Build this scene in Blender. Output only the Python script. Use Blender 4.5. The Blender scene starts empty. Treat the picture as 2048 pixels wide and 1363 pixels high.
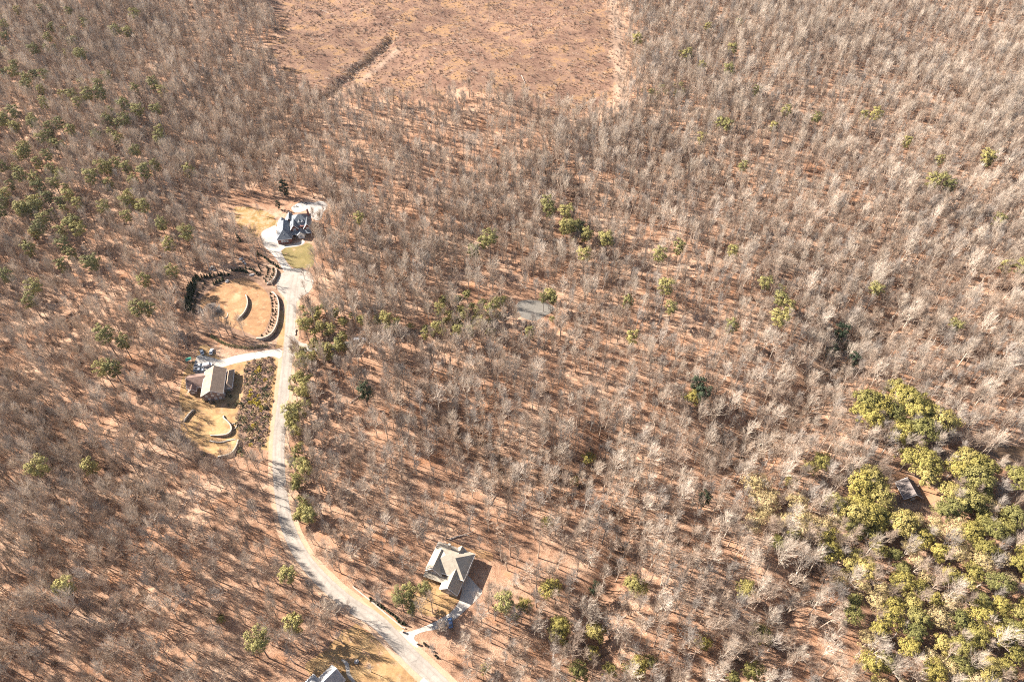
import bpy, math, random
import numpy as np
from mathutils import Vector, Matrix
R = random.Random(7)
NR = np.random.RandomState(11)
sc = bpy.context.scene
COL = sc.collection

# ------------------------------------------------------------------ camera, sky, sun, exposure
CAM_H, PITCH, FPX, W0, H0 = 300.0, math.radians(46), 1365.33, 2048, 1363
cam = bpy.data.cameras.new('camera'); camo = bpy.data.objects.new('camera', cam); COL.objects.link(camo)
camo.location = (0, 0, CAM_H); camo.rotation_euler = (math.pi/2 - PITCH, 0, 0)
cam.sensor_width = 36; cam.lens = 36*FPX/W0; cam.clip_start = 1; cam.clip_end = 20000
sc.camera = camo
SUN_EL = math.radians(33); SUN_TO = Vector((-1, .41, 0)).normalized()
w = bpy.data.worlds.new('World'); sc.world = w; w.use_nodes = True
nt = w.node_tree; nt.nodes.clear()
sky = nt.nodes.new('ShaderNodeTexSky'); sky.sky_type = 'NISHITA'; sky.sun_disc = False
sky.sun_elevation = SUN_EL; sky.sun_rotation = math.atan2(SUN_TO.x, SUN_TO.y); sky.dust_density = 1.5
bgn = nt.nodes.new('ShaderNodeBackground'); bgn.inputs[1].default_value = 0.052
wo = nt.nodes.new('ShaderNodeOutputWorld'); nt.links.new(sky.outputs[0], bgn.inputs[0]); nt.links.new(bgn.outputs[0], wo.inputs[0])
sl = bpy.data.lights.new('sun', 'SUN'); sl.energy = 5.0; sl.angle = math.radians(.53); sl.color = (1, .925, .83)
so = bpy.data.objects.new('sun', sl); COL.objects.link(so)
sd = (SUN_TO*math.cos(SUN_EL) + Vector((0, 0, math.sin(SUN_EL))))
so.rotation_euler = sd.to_track_quat('Z', 'Y').to_euler(); so.location = (0, 300, 400)
sc.cycles.use_denoising = False; sc.cycles.pixel_filter_type = 'BLACKMAN_HARRIS'; sc.cycles.filter_width = 1.1; sc.cycles.max_bounces = 4; sc.cycles.diffuse_bounces = 2
sc.view_settings.view_transform = 'Standard'; sc.view_settings.look = 'None'
sc.view_settings.exposure = 1.83; sc.view_settings.gamma = 1; sc.view_settings.use_curve_mapping = False

HAZE = 0.000014
# ------------------------------------------------------------------ picture point -> place on the ground
sP, cP = math.sin(PITCH), math.cos(PITCH)
def G(px, py, z=0.0):
    u = (px-1024)/FPX; v = (py-681.5)/FPX
    t = (CAM_H-z)/(sP+v*cP)
    return (u*t, (cP-v*sP)*t)
def proj(x, y, z=0):
    zc = y*cP + (CAM_H-z)*sP; dn = (CAM_H-z)*cP - y*sP
    return 1024+FPX*x/zc, 681.5+FPX*dn/zc, FPX/zc
def cr(ox, oy, k, pts): return [(ox+a/k, oy+b/k) for a, b in pts]
def g2(pts, z=0.0): return [G(a, b, z) for a, b in pts]
A1 = lambda p: cr(340, 360, 4.868, p)      # around the slate-roofed house
A2 = lambda p: cr(340, 620, 4.26, p)       # around the tan-roofed house
A5 = lambda p: cr(360, 500, 6.817, p)      # round lawn
A3 = lambda p: cr(345, 800, 9.7375, p)     # stepped lawns
A4 = lambda p: cr(780, 1030, 5.05, p)      # grey-brown roofed house
A8 = lambda p: cr(700, 1160, 6.715, p)
AH1 = lambda p: cr(540, 390, 12.39, p)
AH2 = lambda p: cr(350, 680, 9.7375, p)
AH4 = lambda p: cr(560, 1230, 10.24, p)
ASH = lambda p: cr(1640, 760, 4.544, p)

# ------------------------------------------------------------------ layout lines (ground metres)
ROAD = [G(*p) for p in [(592,548),(584,590),(581,650),(579,690),(572,740),(566,800),(559,860),(556,920),(561,985),(572,1045),(591,1092),(617,1131),(656,1172),(704,1212),(751,1238),(776,1262),(818,1309),(867,1354),(915,1400),(985,1465)]]
SIDE = [G(*p) for p in [(585,697),(615,697),(650,697),(720,684),(800,668),(900,655),(985,640),(1040,628)]]
POLY = {}
POLY['cul'] = g2(A1([(1190,858),(1120,885),(1060,935),(1033,1010),(1050,1080),(1110,1130),(1145,1200),(1225,1200),(1290,1130),(1375,1080),(1405,980),(1375,900),(1300,862)]))
POLY['drive1'] = g2(A1([(1200,870),(1110,895),(1090,850),(1000,720),(905,640),(880,570),(893,500),(955,468),(1045,430),(1075,560),(1080,640),(1230,620),(1290,580),(1320,600),(1280,640),(1070,665),(1110,760),(1160,835)]))
POLY['lawn1'] = g2(A1([(1070,667),(1280,642),(1340,600),(1400,650),(1410,760),(1390,850),(1300,862),(1190,858),(1120,775)]))
POLY['yard1'] = g2(A1([(600,260),(780,250),(1000,330),(1040,430),(950,470),(890,500),(880,570),(780,560),(680,470),(610,360)]))
POLY['patio1'] = g2(AH1([(500,330),(620,240),(720,190),(900,170),(1130,190),(1180,140),(1390,170),(1440,300),(1310,430),(1260,640),(1020,600),(960,360),(640,460)]))
POLY['strip'] = g2(A2([(905,20),(960,0),(985,60),(975,200),(960,320),(900,320),(930,200)]))
POLY['roundlawn'] = g2(A5([(480,510),(600,440),(720,400),(870,365),(1000,420),(1100,490),(1180,560),(1240,700),(1250,850),(1200,1000),(1150,1120),(1050,1185),(900,1120),(700,1050),(450,920),(310,830),(262,740),(300,640),(380,570)]))
POLY['roundbed'] = g2(A5([(60,860),(90,640),(150,470),(240,370),(420,340),(640,330),(760,250),(900,200),(1100,230),(1310,250),(1340,400),(1230,490),(1350,560),(1400,700),(1400,900),(1370,1080),(1300,1220),(1130,1280),(900,1200),(600,1080),(400,1000),(200,920)]))
POLY['lotB'] = g2(A2([(90,640),(140,480),(215,420),(240,300),(330,290),(420,430),(650,430),(880,395),(945,420),(938,600),(880,1190),(815,1200),(640,1130),(585,1100),(540,1230),(350,1240),(130,1110),(90,1000),(80,800)]))
POLY['bedB'] = g2(A2([(660,430),(870,408),(900,480),(868,600),(850,800),(835,1050),(800,1170),(640,1150),(580,1050),(565,900),(600,800),(625,700),(625,580),(640,500)]))
POLY['driveB'] = g2(A2([(960,325),(850,338),(700,362),(560,384),(430,428),(350,400),(232,372),(210,450),(190,540),(300,540),(330,490),(440,490),(520,462),(650,432),(800,402),(880,392),(950,420)]))
POLY['drive3'] = g2(A4([(735,600),(720,830),(640,960),(520,1040),(330,1130),(165,1182),(110,1165),(90,1185),(270,1345),(295,1310),(225,1225),(330,1172),(480,1150),(620,1080),(760,960),(870,855),(948,765),(880,715),(790,600)]))
POLY['lawn3'] = g2(A4([(330,640),(400,600),(500,680),(720,830),(640,950),(520,1030),(330,1000),(200,900),(300,760)]))
POLY['lawn3r'] = g2(A4([(560,250),(900,350),(1030,360),(1040,470),(870,420),(850,420),(600,300)]))
POLY['lawn4'] = g2([(628,1363),(600,1330),(640,1310),(700,1245),(745,1262),(790,1310),(850,1363),(850,1400),(600,1400)])
POLY['spot'] = g2(cr(880, 520, 6.815, [(1060,560),(1180,540),(1330,545),(1560,620),(1560,700),(1420,760),(1300,840),(1150,800),(1000,720),(1040,640)]))
POLY['path4'] = g2(AH4([(1240,900),(1300,890),(1400,960),(1425,1060),(1425,1180),(1560,1363),(1480,1363),(1370,1250),(1345,1080),(1320,980)]))
POLY['apron4'] = g2(A8([(985,1298),(1060,1363),(1200,1500),(1000,1500),(930,1363)]))
POLY['clear'] = g2([(500,-60),(545,20),(560,60),(530,110),(590,185),(640,205),(700,192),(760,205),(900,190),(1000,195),(1180,235),(1235,190),(1232,100),(1215,0),(1210,-60)])
POLY['shedyard'] = g2(ASH([(620,860),(780,840),(900,890),(1000,980),(1090,1000),(1100,1100),(960,1120),(930,1100),(800,1060),(650,1000)]))
POLY['shedbank'] = g2(ASH([(1050,820),(1180,740),(1240,620),(1100,640),(1010,700),(1020,900)]))
POLY['pond'] = g2(ASH([(1500,590),(1620,570),(1760,600),(2100,640),(2100,980),(1850,900),(1740,850),(1700,770),(1600,700),(1510,660)]))
POLY['lot1'] = g2(A1([(580,230),(800,230),(1100,170),(1500,190),(1600,330),(1500,430),(1400,480),(1400,640),(1450,800),(1430,1000),(1330,1110),(1260,1200),(1090,1250),(1000,1100),(1000,900),(860,560),(640,470)]))
POLY['lotBall'] = g2(A2([(60,820),(90,640),(120,440),(200,280),(360,240),(960,240),(960,400),(900,1250),(640,1240),(540,1290),(350,1280),(130,1130),(60,1000)]))
POLY['lot3'] = g2(A4([(420,180),(900,250),(1100,420),(1120,700),(980,780),(760,1010),(560,1150),(300,1370),(60,1190),(250,1090),(560,930),(300,800),(360,560),(400,300)]))
POLY['lot4'] = g2([(540,1400),(560,1330),(640,1290),(700,1240),(760,1260),(860,1363),(880,1400)])
def inpoly(x, y, poly):
    x = np.asarray(x); y = np.asarray(y); ins = np.zeros(x.shape, bool); n = len(poly)
    for i in range(n):
        x1, y1 = poly[i]; x2, y2 = poly[(i+1) % n]
        if y1 == y2: continue
        c = ((y1 > y) != (y2 > y)) & (x < (x2-x1)*(y-y1)/(y2-y1)+x1)
        ins ^= c
    return ins
def dline(x, y, line):
    x = np.asarray(x, float); y = np.asarray(y, float); d = np.full(x.shape, 1e9)
    for (x1, y1), (x2, y2) in zip(line, line[1:]):
        L = (x2-x1)**2+(y2-y1)**2+1e-9
        t = np.clip(((x-x1)*(x2-x1)+(y-y1)*(y2-y1))/L, 0, 1)
        d = np.minimum(d, np.hypot(x-x1-t*(x2-x1), y-y1-t*(y2-y1)))
    return d
def dens(pts, step=9):
    o = []
    for (x1, y1), (x2, y2) in zip(pts, pts[1:]):
        n = max(1, int(math.hypot(x2-x1, y2-y1)/step))
        for i in range(n): o.append((x1+(x2-x1)*i/n, y1+(y2-y1)*i/n))
    return o+[pts[-1]]
DEV = dens(ROAD)+dens(SIDE)
for k in ('roundbed','lotB','lot1','lot3','lot4','spot','shedyard','shedbank','pond','patio1','strip'):
    P = POLY[k]; DEV += dens(P+[P[0]])
    xs = [p[0] for p in P]; ys = [p[1] for p in P]
    gx, gy = np.meshgrid(np.arange(min(xs), max(xs), 10), np.arange(min(ys), max(ys), 10))
    m = inpoly(gx, gy, P); DEV += list(zip(gx[m], gy[m]))
DEV = np.array(DEV)
GULLY = [([(780,75),(762,92),(750,97),(733,118),(712,128),(700,150),(680,160),(672,180),(650,200)], 3.5, 5), ([(1250,1040),(1238,1120),(1205,1190),(1190,1300)], 4.5, 6),
         ([(900,830),(1000,930),(1120,945),(1230,900)], 5, 14), ([(1450,900),(1560,850),(1650,760),(1690,690),(1760,640)], 7, 15),
         ([(1650,1110),(1560,1250),(1480,1330)], 4, 8), ([(560,60),(520,40),(470,-20)], 5, 9), ([(1080,320),(1150,380),(1300,430)], 5, 12), ([(0,760),(90,880),(200,930),(300,1010)], 5, 12)]
GULLY = [([G(*p) for p in l], d, wd) for l, d, wd in GULLY]
def hgt(x, y):
    x = np.asarray(x, float); y = np.asarray(y, float); sh = x.shape
    xf = x.ravel(); yf = y.ravel()
    dm = np.full(xf.shape, 1e9)
    for i in range(0, len(DEV), 40):
        D = DEV[i:i+40]
        dm = np.minimum(dm, np.sqrt(((xf[:, None]-D[:, 0])**2+(yf[:, None]-D[:, 1])**2).min(1)))
    m = np.clip((dm-9)/65, 0, 1); m = m*m*(3-2*m)
    h = 3.2*np.sin(xf/47+1.3*np.sin(yf/83))*np.cos(yf/61+.7)+2.0*np.sin((xf+yf*.6)/29+2)+.7*np.sin(xf/11+yf/17)
    h = h*m
    for l, d, wd in GULLY:
        h -= d*np.exp(-(dline(xf, yf, l)/wd)**2)*np.clip((dm-6)/15, 0, 1)
    return h.reshape(sh)
def GT(px, py, up=0.0):                      # ground point under a picture point, on the rolling terrain
    z = 0.0
    for _ in range(4):
        x, y = G(px, py, z+up); z = float(hgt([x], [y])[0])
    return x, y, z

# ------------------------------------------------------------------ materials
MATS = {}
def newmat(name):
    m = bpy.data.materials.new(name); m.use_nodes = True; MATS[name] = m
    b = m.node_tree.nodes['Principled BSDF']; b.inputs['Specular IOR Level'].default_value = .2
    return m, m.node_tree, b
def lk(t, a, b): t.links.new(a, b)
def noise(t, scale, detail=4, rough=.6, pos=None, distort=0):
    n = t.nodes.new('ShaderNodeTexNoise'); n.inputs['Scale'].default_value = scale; n.inputs['Detail'].default_value = detail
    n.inputs['Roughness'].default_value = rough; n.inputs['Distortion'].default_value = distort
    if pos is not None: lk(t, pos, n.inputs['Vector'])
    return n.outputs['Fac']
def ramp(t, fac, stops):
    r = t.nodes.new('ShaderNodeValToRGB'); e = r.color_ramp.elements
    while len(e) > 1: e.remove(e[-1])
    e[0].position = stops[0][0]; e[0].color = (*stops[0][1], 1)
    for p, c in stops[1:]:
        q = e.new(p); q.color = (*c, 1)
    lk(t, fac, r.inputs[0]); return r.outputs[0]
def mix(t, fac, a, b, mode='MIX'):
    m = t.nodes.new('ShaderNodeMix'); m.data_type = 'RGBA'; m.blend_type = mode
    for i, s in ((0, fac), (6, a), (7, b)):
        if hasattr(s, 'links'): lk(t, s, m.inputs[i])
        else: m.inputs[i].default_value = s if not isinstance(s, tuple) else (*s, 1)
    return m.outputs[2]
def gpos(t): return t.nodes.new('ShaderNodeNewGeometry').outputs['Position']
def simple(name, col, rough=.8, var=.25, scale=1.0, metal=0, spec=.2, obj=False):
    m, t, b = newmat(name)
    p = t.nodes.new('ShaderNodeTexCoord').outputs['Object'] if obj else gpos(t)
    f = noise(t, scale, 5, .65, p)
    lo = tuple(max(0, c*(1-var)) for c in col); hi = tuple(min(1, c*(1+var)) for c in col)
    lk(t, ramp(t, f, [(.3, lo), (.7, hi)]), b.inputs['Base Color'])
    b.inputs['Roughness'].default_value = rough; b.inputs['Metallic'].default_value = metal; b.inputs['Specular IOR Level'].default_value = spec
    return m
def tinted(name, stops, rough=.9, cl=.35, cscale=.6):
    """colour by individual (object random) with a finer mottle on it"""
    m, t, b = newmat(name)
    oi = t.nodes.new('ShaderNodeObjectInfo')
    c = ramp(t, oi.outputs['Random'], stops)
    p = gpos(t); f = noise(t, cscale, 3, .6, p)
    g = ramp(t, f, [(.3, (1-cl,)*3), (.7, (1+cl*.6,)*3)])
    lk(t, mix(t, 1.0, c, g, 'MULTIPLY'), b.inputs['Base Color']); b.inputs['Roughness'].default_value = rough
    return m
def ground_mat():
    m, t, b = newmat('leaf_litter'); p = gpos(t)
    n1 = noise(t, .035, 5, .6, p); n2 = noise(t, .35, 6, .7, p); n3 = noise(t, 2.2, 4, .7, p); n4 = noise(t, .11, 4, .6, p, .6)
    a = ramp(t, n1, [(.35, (.26,.15,.095)), (.5, (.38,.24,.16)), (.65, (.47,.33,.235))])
    c = ramp(t, n2, [(.28, (.40,.36,.34)), (.42, (.85,.80,.78)), (.55, (1,1,1)), (.72, (1.25,1.24,1.22))])
    col = mix(t, 1.0, a, c, 'MULTIPLY')
    c3 = ramp(t, n3, [(.3, (.6,.55,.52)), (.7, (1.3,1.3,1.3))]); col = mix(t, 1.0, col, c3, 'MULTIPLY')
    org = ramp(t, n4, [(.58, (0,0,0)), (.68, (1,1,1))]); sepo = t.nodes.new('ShaderNodeSeparateColor'); lk(t, org, sepo.inputs[0])
    mm = t.nodes.new('ShaderNodeMath'); mm.operation = 'MULTIPLY'; mm.inputs[1].default_value = .5; lk(t, sepo.outputs[0], mm.inputs[0])
    col = mix(t, mm.outputs[0], col, (.46, .22, .11))
    at = t.nodes.new('ShaderNodeAttribute'); at.attribute_name = 'cleared'
    q1 = noise(t, .045, 8, .75, p, .5); q2 = noise(t, .5, 6, .75, p, 1.5)
    cc = ramp(t, q1, [(.35, (.12,.07,.052)), (.44, (.185,.108,.076)), (.53, (.235,.145,.10)), (.6, (.31,.18,.09)), (.66, (.225,.14,.105)), (.74, (.33,.24,.185))])
    c2 = ramp(t, q2, [(.3, (.45,.40,.38)), (.45, (.95,.95,.95)), (.55, (1,1,1)), (.7, (1.4,1.4,1.4))])
    cc = mix(t, 1.0, cc, c2, 'MULTIPLY')
    col = mix(t, at.outputs['Fac'], col, cc)
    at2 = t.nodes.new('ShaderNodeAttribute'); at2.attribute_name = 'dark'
    col = mix(t, at2.outputs['Fac'], col, (.12, .075, .05))  # gully shade mixed into the ground colour
    at3 = t.nodes.new('ShaderNodeAttribute'); at3.attribute_name = 'track'
    col = mix(t, at3.outputs['Fac'], col, (.37, .265, .195))
    lk(t, col, b.inputs['Base Color']); b.inputs['Roughness'].default_value = .95; b.inputs['Specular IOR Level'].default_value = .05
    bp = t.nodes.new('ShaderNodeBump'); bp.inputs['Strength'].default_value = .8; bp.inputs['Distance'].default_value = .5
    lk(t, n3, bp.inputs['Height']); lk(t, bp.outputs[0], b.inputs['Normal'])
    return m
def turf(name, stops, litter=.0, sc1=.16):
    m, t, b = newmat(name); p = gpos(t)
    a = ramp(t, noise(t, sc1, 7, .7, p, .4), stops)
    c = ramp(t, noise(t, 1.6, 5, .7, p), [(.3, (.82,.8,.78)), (.7, (1.12,1.12,1.12))])
    col = mix(t, 1.0, a, c, 'MULTIPLY')
    if litter:
        f = ramp(t, noise(t, .22, 5, .7, p), [(.62-litter*.3, (0,0,0)), (.72-litter*.3, (1,1,1))])
        s = t.nodes.new('ShaderNodeSeparateColor'); lk(t, f, s.inputs[0]); col = mix(t, s.outputs[0], col, (.42,.25,.15))
    lk(t, col, b.inputs['Base Color']); b.inputs['Roughness'].default_value = .95; b.inputs['Specular IOR Level'].default_value = .05
    return m
def paving(name, col, crack=.5, sc2=.5):
    m, t, b = newmat(name); p = gpos(t)
    a = ramp(t, noise(t, .09, 4, .6, p), [(.35, tuple(c*.86 for c in col)), (.65, tuple(c*1.08 for c in col))])
    c = ramp(t, noise(t, sc2, 6, .75, p, .8), [(.3, (.8,.79,.78)), (.55, (1.03,1.03,1.03)), (.75, (1.1,1.1,1.1))])
    col2 = mix(t, 1.0, a, c, 'MULTIPLY')
    v = t.nodes.new('ShaderNodeTexVoronoi'); v.feature = 'DISTANCE_TO_EDGE'; v.inputs['Scale'].default_value = .13; lk(t, p, v.inputs['Vector'])
    f = ramp(t, v.outputs['Distance'], [(0, (1-crack,)*3), (.012, (1,1,1))])
    lk(t, mix(t, 1.0, col2, f, 'MULTIPLY'), b.inputs['Base Color']); b.inputs['Roughness'].default_value = .9; b.inputs['Specular IOR Level'].default_value = .1
    return m
ground_mat()
turf('dormant_grass', [(.33, (.20,.12,.065)), (.45, (.30,.185,.09)), (.55, (.35,.225,.11)), (.68, (.41,.28,.15))], .25)
turf('orange_grass', [(.33, (.21,.12,.07)), (.45, (.28,.16,.085)), (.55, (.32,.19,.10)), (.68, (.38,.25,.15))], .2)
turf('green_grass', [(.35, (.16,.13,.055)), (.6, (.23,.18,.08))], .1)
turf('yard_grass', [(.3, (.16,.125,.05)), (.5, (.28,.18,.075)), (.65, (.38,.22,.11))], .5)
turf('mulch', [(.3, (.15,.09,.06)), (.5, (.23,.145,.10)), (.7, (.33,.22,.155))], 0)
turf('pale_soil', [(.3, (.36,.235,.155)), (.7, (.46,.32,.225))], 0)
turf('red_soil', [(.3, (.36,.20,.11)), (.7, (.46,.27,.16))], 0)
paving('road_surface', (.335,.295,.255), .25)
paving('concrete', (.42,.38,.335), .25)
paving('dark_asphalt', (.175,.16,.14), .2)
turf('shade_toned_track', [(.3, (.16,.12,.09)), (.7, (.26,.18,.13))], .3)  # track under the trees: their shade put into its dark colour, some leaf patches
simple('patio_stone', (.36,.33,.30), .85, .25, .8)
simple('wall_stone', (.42,.36,.31), .9, .35, 2)
simple('cap_stone', (.40,.34,.28), .9, .15, 2)
def shingle(name, col):
    m, t, b = newmat(name); p = t.nodes.new('ShaderNodeTexCoord').outputs['Object']
    a = ramp(t, noise(t, .5, 4, .6, p), [(.35, tuple(c*.85 for c in col)), (.65, tuple(c*1.12 for c in col))])
    c = ramp(t, noise(t, 4.5, 4, .7, p), [(.3, (.82,)*3), (.7, (1.15,)*3)])
    wv = t.nodes.new('ShaderNodeTexWave'); wv.bands_direction = 'Z'; wv.inputs['Scale'].default_value = 2.2; wv.inputs['Distortion'].default_value = .3; lk(t, p, wv.inputs['Vector'])
    d = ramp(t, wv.outputs['Fac'], [(0, (.88,)*3), (.3, (1.03,)*3)])
    lk(t, mix(t, 1.0, mix(t, 1.0, a, c, 'MULTIPLY'), d, 'MULTIPLY'), b.inputs['Base Color']); b.inputs['Roughness'].default_value = .85
    return m
shingle('slate_shingle', (.165,.18,.20)); shingle('tan_shingle', (.33,.235,.17)); shingle('brown_shingle', (.24,.155,.125)); shingle('grey_shingle', (.35,.30,.235)); shingle('pale_shingle', (.36,.35,.34)); shingle('rusty_metal', (.20,.165,.15))
simple('red_brick', (.22,.10,.085), .9, .3, 3); simple('tan_brick', (.26,.20,.18), .9, .25, 3); simple('stone_veneer', (.33,.29,.25), .9, .35, 2)
simple('white_trim', (.78,.76,.73), .6, .05, 1); simple('glass', (.05,.07,.09), .08, .2, 1, 0, .6); simple('timber', (.22,.14,.09), .85, .3, 2)
simple('pane_bright', (.35,.38,.42), .15, .2, 1, 0, .6)
simple('rubber', (.025,.025,.025), .8, .1); simple('white_paint', (.78,.78,.78), .3, .04, 1, 0, .5); simple('silver_paint', (.42,.44,.46), .3, .05, 1, .3, .5)
simple('blue_paint', (.08,.16,.32), .3, .05, 1, .2, .5); simple('dark_paint', (.05,.06,.08), .3, .05, 1, 0, .5); simple('lamp_glass', (.8,.8,.75), .2, .05)
simple('green_plastic', (.05,.28,.2), .5, .1); simple('rock', (.33,.31,.30), .9, .45, 1.2); simple('pale_rock', (.55,.52,.48), .9, .3, 1.2); simple('dead_wood', (.44,.37,.31), .9, .35, 1.5); simple('cut_wood', (.30,.22,.17), .9, .4, 1.5)
m_, t_, b_ = newmat('muddy_water'); b_.inputs['Base Color'].default_value = (.11,.07,.042,1); b_.inputs['Roughness'].default_value = .25; b_.inputs['Specular IOR Level'].default_value = .4
BARK = [tinted('pale_bark', [(0, (.44,.365,.295)), (.5, (.56,.465,.375)), (1, (.68,.575,.475))]), tinted('beige_bark', [(0, (.38,.29,.22)), (.5, (.49,.38,.295)), (1, (.58,.465,.365))]),
        tinted('brown_bark', [(0, (.23,.17,.13)), (.5, (.33,.25,.195)), (1, (.45,.35,.275))]), tinted('grey_bark', [(0, (.28,.24,.21)), (.5, (.39,.335,.29)), (1, (.52,.445,.38))])]
simple('trunk_bark', (.17,.135,.115), .95, .4, 3)
tinted('pine_needles', [(0, (.20,.185,.07)), (.4, (.27,.235,.085)), (.7, (.34,.285,.10)), (1, (.15,.145,.055))], .8, .35, .7)
tinted('yellow_leaves', [(0, (.22,.19,.055)), (.3, (.32,.26,.07)), (.6, (.14,.135,.045)), (.8, (.26,.225,.075)), (1, (.38,.30,.10))], .8, .35, .8)
tinted('tan_leaves', [(0, (.46,.35,.17)), (.5, (.42,.32,.15)), (1, (.48,.37,.21))], .85, .3, .7)
tinted('dark_needles', [(0, (.035,.05,.028)), (1, (.06,.07,.035))], .85, .35, 1)
tinted('hedge_leaves', [(0, (.07,.09,.035)), (1, (.10,.11,.04))], .85, .4, 1)
tinted('brown_conifer', [(0, (.08,.07,.045)), (1, (.12,.095,.06))], .85, .35, 1)
tinted('gold_leaves', [(0, (.48,.34,.04)), (1, (.40,.32,.05))], .8, .3, 1.5)
tinted('olive_leaves', [(0, (.15,.14,.06)), (1, (.20,.18,.08))], .85, .3, 1.5)
tinted('straw_leaves', [(0, (.46,.32,.19)), (1, (.38,.26,.17))], .85, .25, 1.5)
tinted('plum_twigs', [(0, (.20,.135,.12)), (1, (.28,.20,.165))], .9, .3, 1.5)
tinted('brush_twigs', [(0, (.24,.18,.145)), (.5, (.36,.28,.225)), (1, (.45,.355,.28))], .9, .3, 1)
tinted('dark_twigs', [(0, (.09,.065,.055)), (1, (.17,.125,.10))], .9, .3, 1)  # brush coloured extra dark to stand in for shadow in the hollows
tinted('dry_tussock', [(0, (.39,.25,.15)), (.35, (.33,.215,.155)), (.7, (.29,.185,.135)), (1, (.46,.31,.19))], .95, .3, .4)
tinted('debris_wood', [(0, (.20,.14,.11)), (.5, (.34,.26,.20)), (1, (.52,.43,.35))], .95, .3, .4)

# ------------------------------------------------------------------ mesh helpers
class MB:
    def __init__(s): s.v = []; s.f = []
    def add(s, vs, fs):
        o = len(s.v); s.v += [tuple(a) for a in vs]; s.f += [tuple(i+o for i in f) for f in fs]; return s
    def box(s, x0, x1, y0, y1, z0, z1):
        return s.add([(x0,y0,z0),(x1,y0,z0),(x1,y1,z0),(x0,y1,z0),(x0,y0,z1),(x1,y0,z1),(x1,y1,z1),(x0,y1,z1)], [(0,3,2,1),(4,5,6,7),(0,1,5,4),(1,2,6,5),(2,3,7,6),(3,0,4,7)])
    def tube(s, pts, rad, n=5, cap=False):
        pts = [np.array(p, float) for p in pts]; vs = []; fs = []; k = len(pts)
        for i, p in enumerate(pts):
            d = pts[min(i+1, k-1)]-pts[max(i-1, 0)]; d = d/(np.linalg.norm(d)+1e-9)
            a = np.cross(d, (0, 0, 1.) if abs(d[2]) < .9 else (1., 0, 0)); a /= np.linalg.norm(a)+1e-9; b = np.cross(d, a)
            if rad[i] <= 0: vs.append(tuple(p)); continue
            for j in range(n):
                t = 2*math.pi*j/n; vs.append(tuple(p+rad[i]*(math.cos(t)*a+math.sin(t)*b)))
        for i in range(k-1):
            for j in range(n):
                j2 = (j+1) % n
                if rad[i+1] <= 0: fs.append((i*n+j, i*n+j2, (i+1)*n))
                else: fs.append((i*n+j, i*n+j2, (i+1)*n+j2, (i+1)*n+j))
        if cap:
            fs.append(tuple(range(n))[::-1]); fs.append(tuple((k-1)*n+j for j in range(n)))
        return s.add(vs, fs)
    def prism(s, poly, z0, z1):
        n = len(poly); ar = sum(poly[i][0]*poly[(i+1) % n][1]-poly[(i+1) % n][0]*poly[i][1] for i in range(n))
        if ar < 0: poly = poly[::-1]
        return s.add([(x, y, z0) for x, y in poly]+[(x, y, z1) for x, y in poly], [tuple(range(n))[::-1], tuple(range(n, 2*n))]+[(i, (i+1) % n, n+(i+1) % n, n+i) for i in range(n)])
    def mesh(s, name, mat, smooth=False):
        me = bpy.data.meshes.new(name); me.from_pydata(s.v, [], s.f)
        for m in (mat if isinstance(mat, (list, tuple)) else [mat]): me.materials.append(m if not isinstance(m, str) else MATS[m])
        if smooth: me.polygons.foreach_set('use_smooth', [True]*len(me.polygons))
        me.update(); return me
    def build(s, name, mat, parent=None, smooth=False):
        o = bpy.data.objects.new(name, s.mesh(name, mat, smooth)); COL.objects.link(o)
        if parent is not None: o.parent = parent
        return o
def tag(o, label=None, cat=None, group=None, kind=None):
    for k, v in (('label', label), ('category', cat), ('group', group), ('kind', kind)):
        if v: o[k] = v
    return o
def empty(name, loc, rz=0, label=None, cat=None, group=None, sc_=1):
    e = bpy.data.objects.new(name, None); COL.objects.link(e); e.location = loc; e.rotation_euler = (0, 0, rz); e.scale = (sc_,)*3 if not isinstance(sc_, tuple) else sc_
    e.empty_display_size = .5
    return tag(e, label, cat, group)
def part(name, me, parent):
    o = bpy.data.objects.new(name, me); COL.objects.link(o); o.parent = parent; return o
def rough_poly(P, step=2.5, amp=.5):
    o = []; n = len(P)
    for i in range(n):
        (x1, y1), (x2, y2) = P[i], P[(i+1) % n]; L = math.hypot(x2-x1, y2-y1); k = max(1, int(L/step))
        for j in range(k):
            a = amp*R.uniform(-1, 1); nx, ny = -(y2-y1)/L, (x2-x1)/L
            o.append((x1+(x2-x1)*j/k+nx*a, y1+(y2-y1)*j/k+ny*a))
    return o
def smooth_poly(P, it=2, closed=True):
    for _ in range(it):
        o = []; n = len(P)
        for i in range(n if closed else n-1):
            a, b = P[i], P[(i+1) % n]
            o += [(a[0]*.75+b[0]*.25, a[1]*.75+b[1]*.25), (a[0]*.25+b[0]*.75, a[1]*.25+b[1]*.75)]
        if not closed: o = [P[0]]+o+[P[-1]]
        P = o
    return P
def sheet(name, P, z, mat, amp=0, thick=.03, step=2.0):
    if amp: P = rough_poly(P, step, amp)
    n = len(P); mb = MB()
    ar = sum(P[i][0]*P[(i+1) % n][1]-P[(i+1) % n][0]*P[i][1] for i in range(n))
    if ar < 0: P = P[::-1]
    mb.add([(x, y, z) for x, y in P], [tuple(range(n))])
    return tag(mb.build(name, mat), kind='structure')

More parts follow.
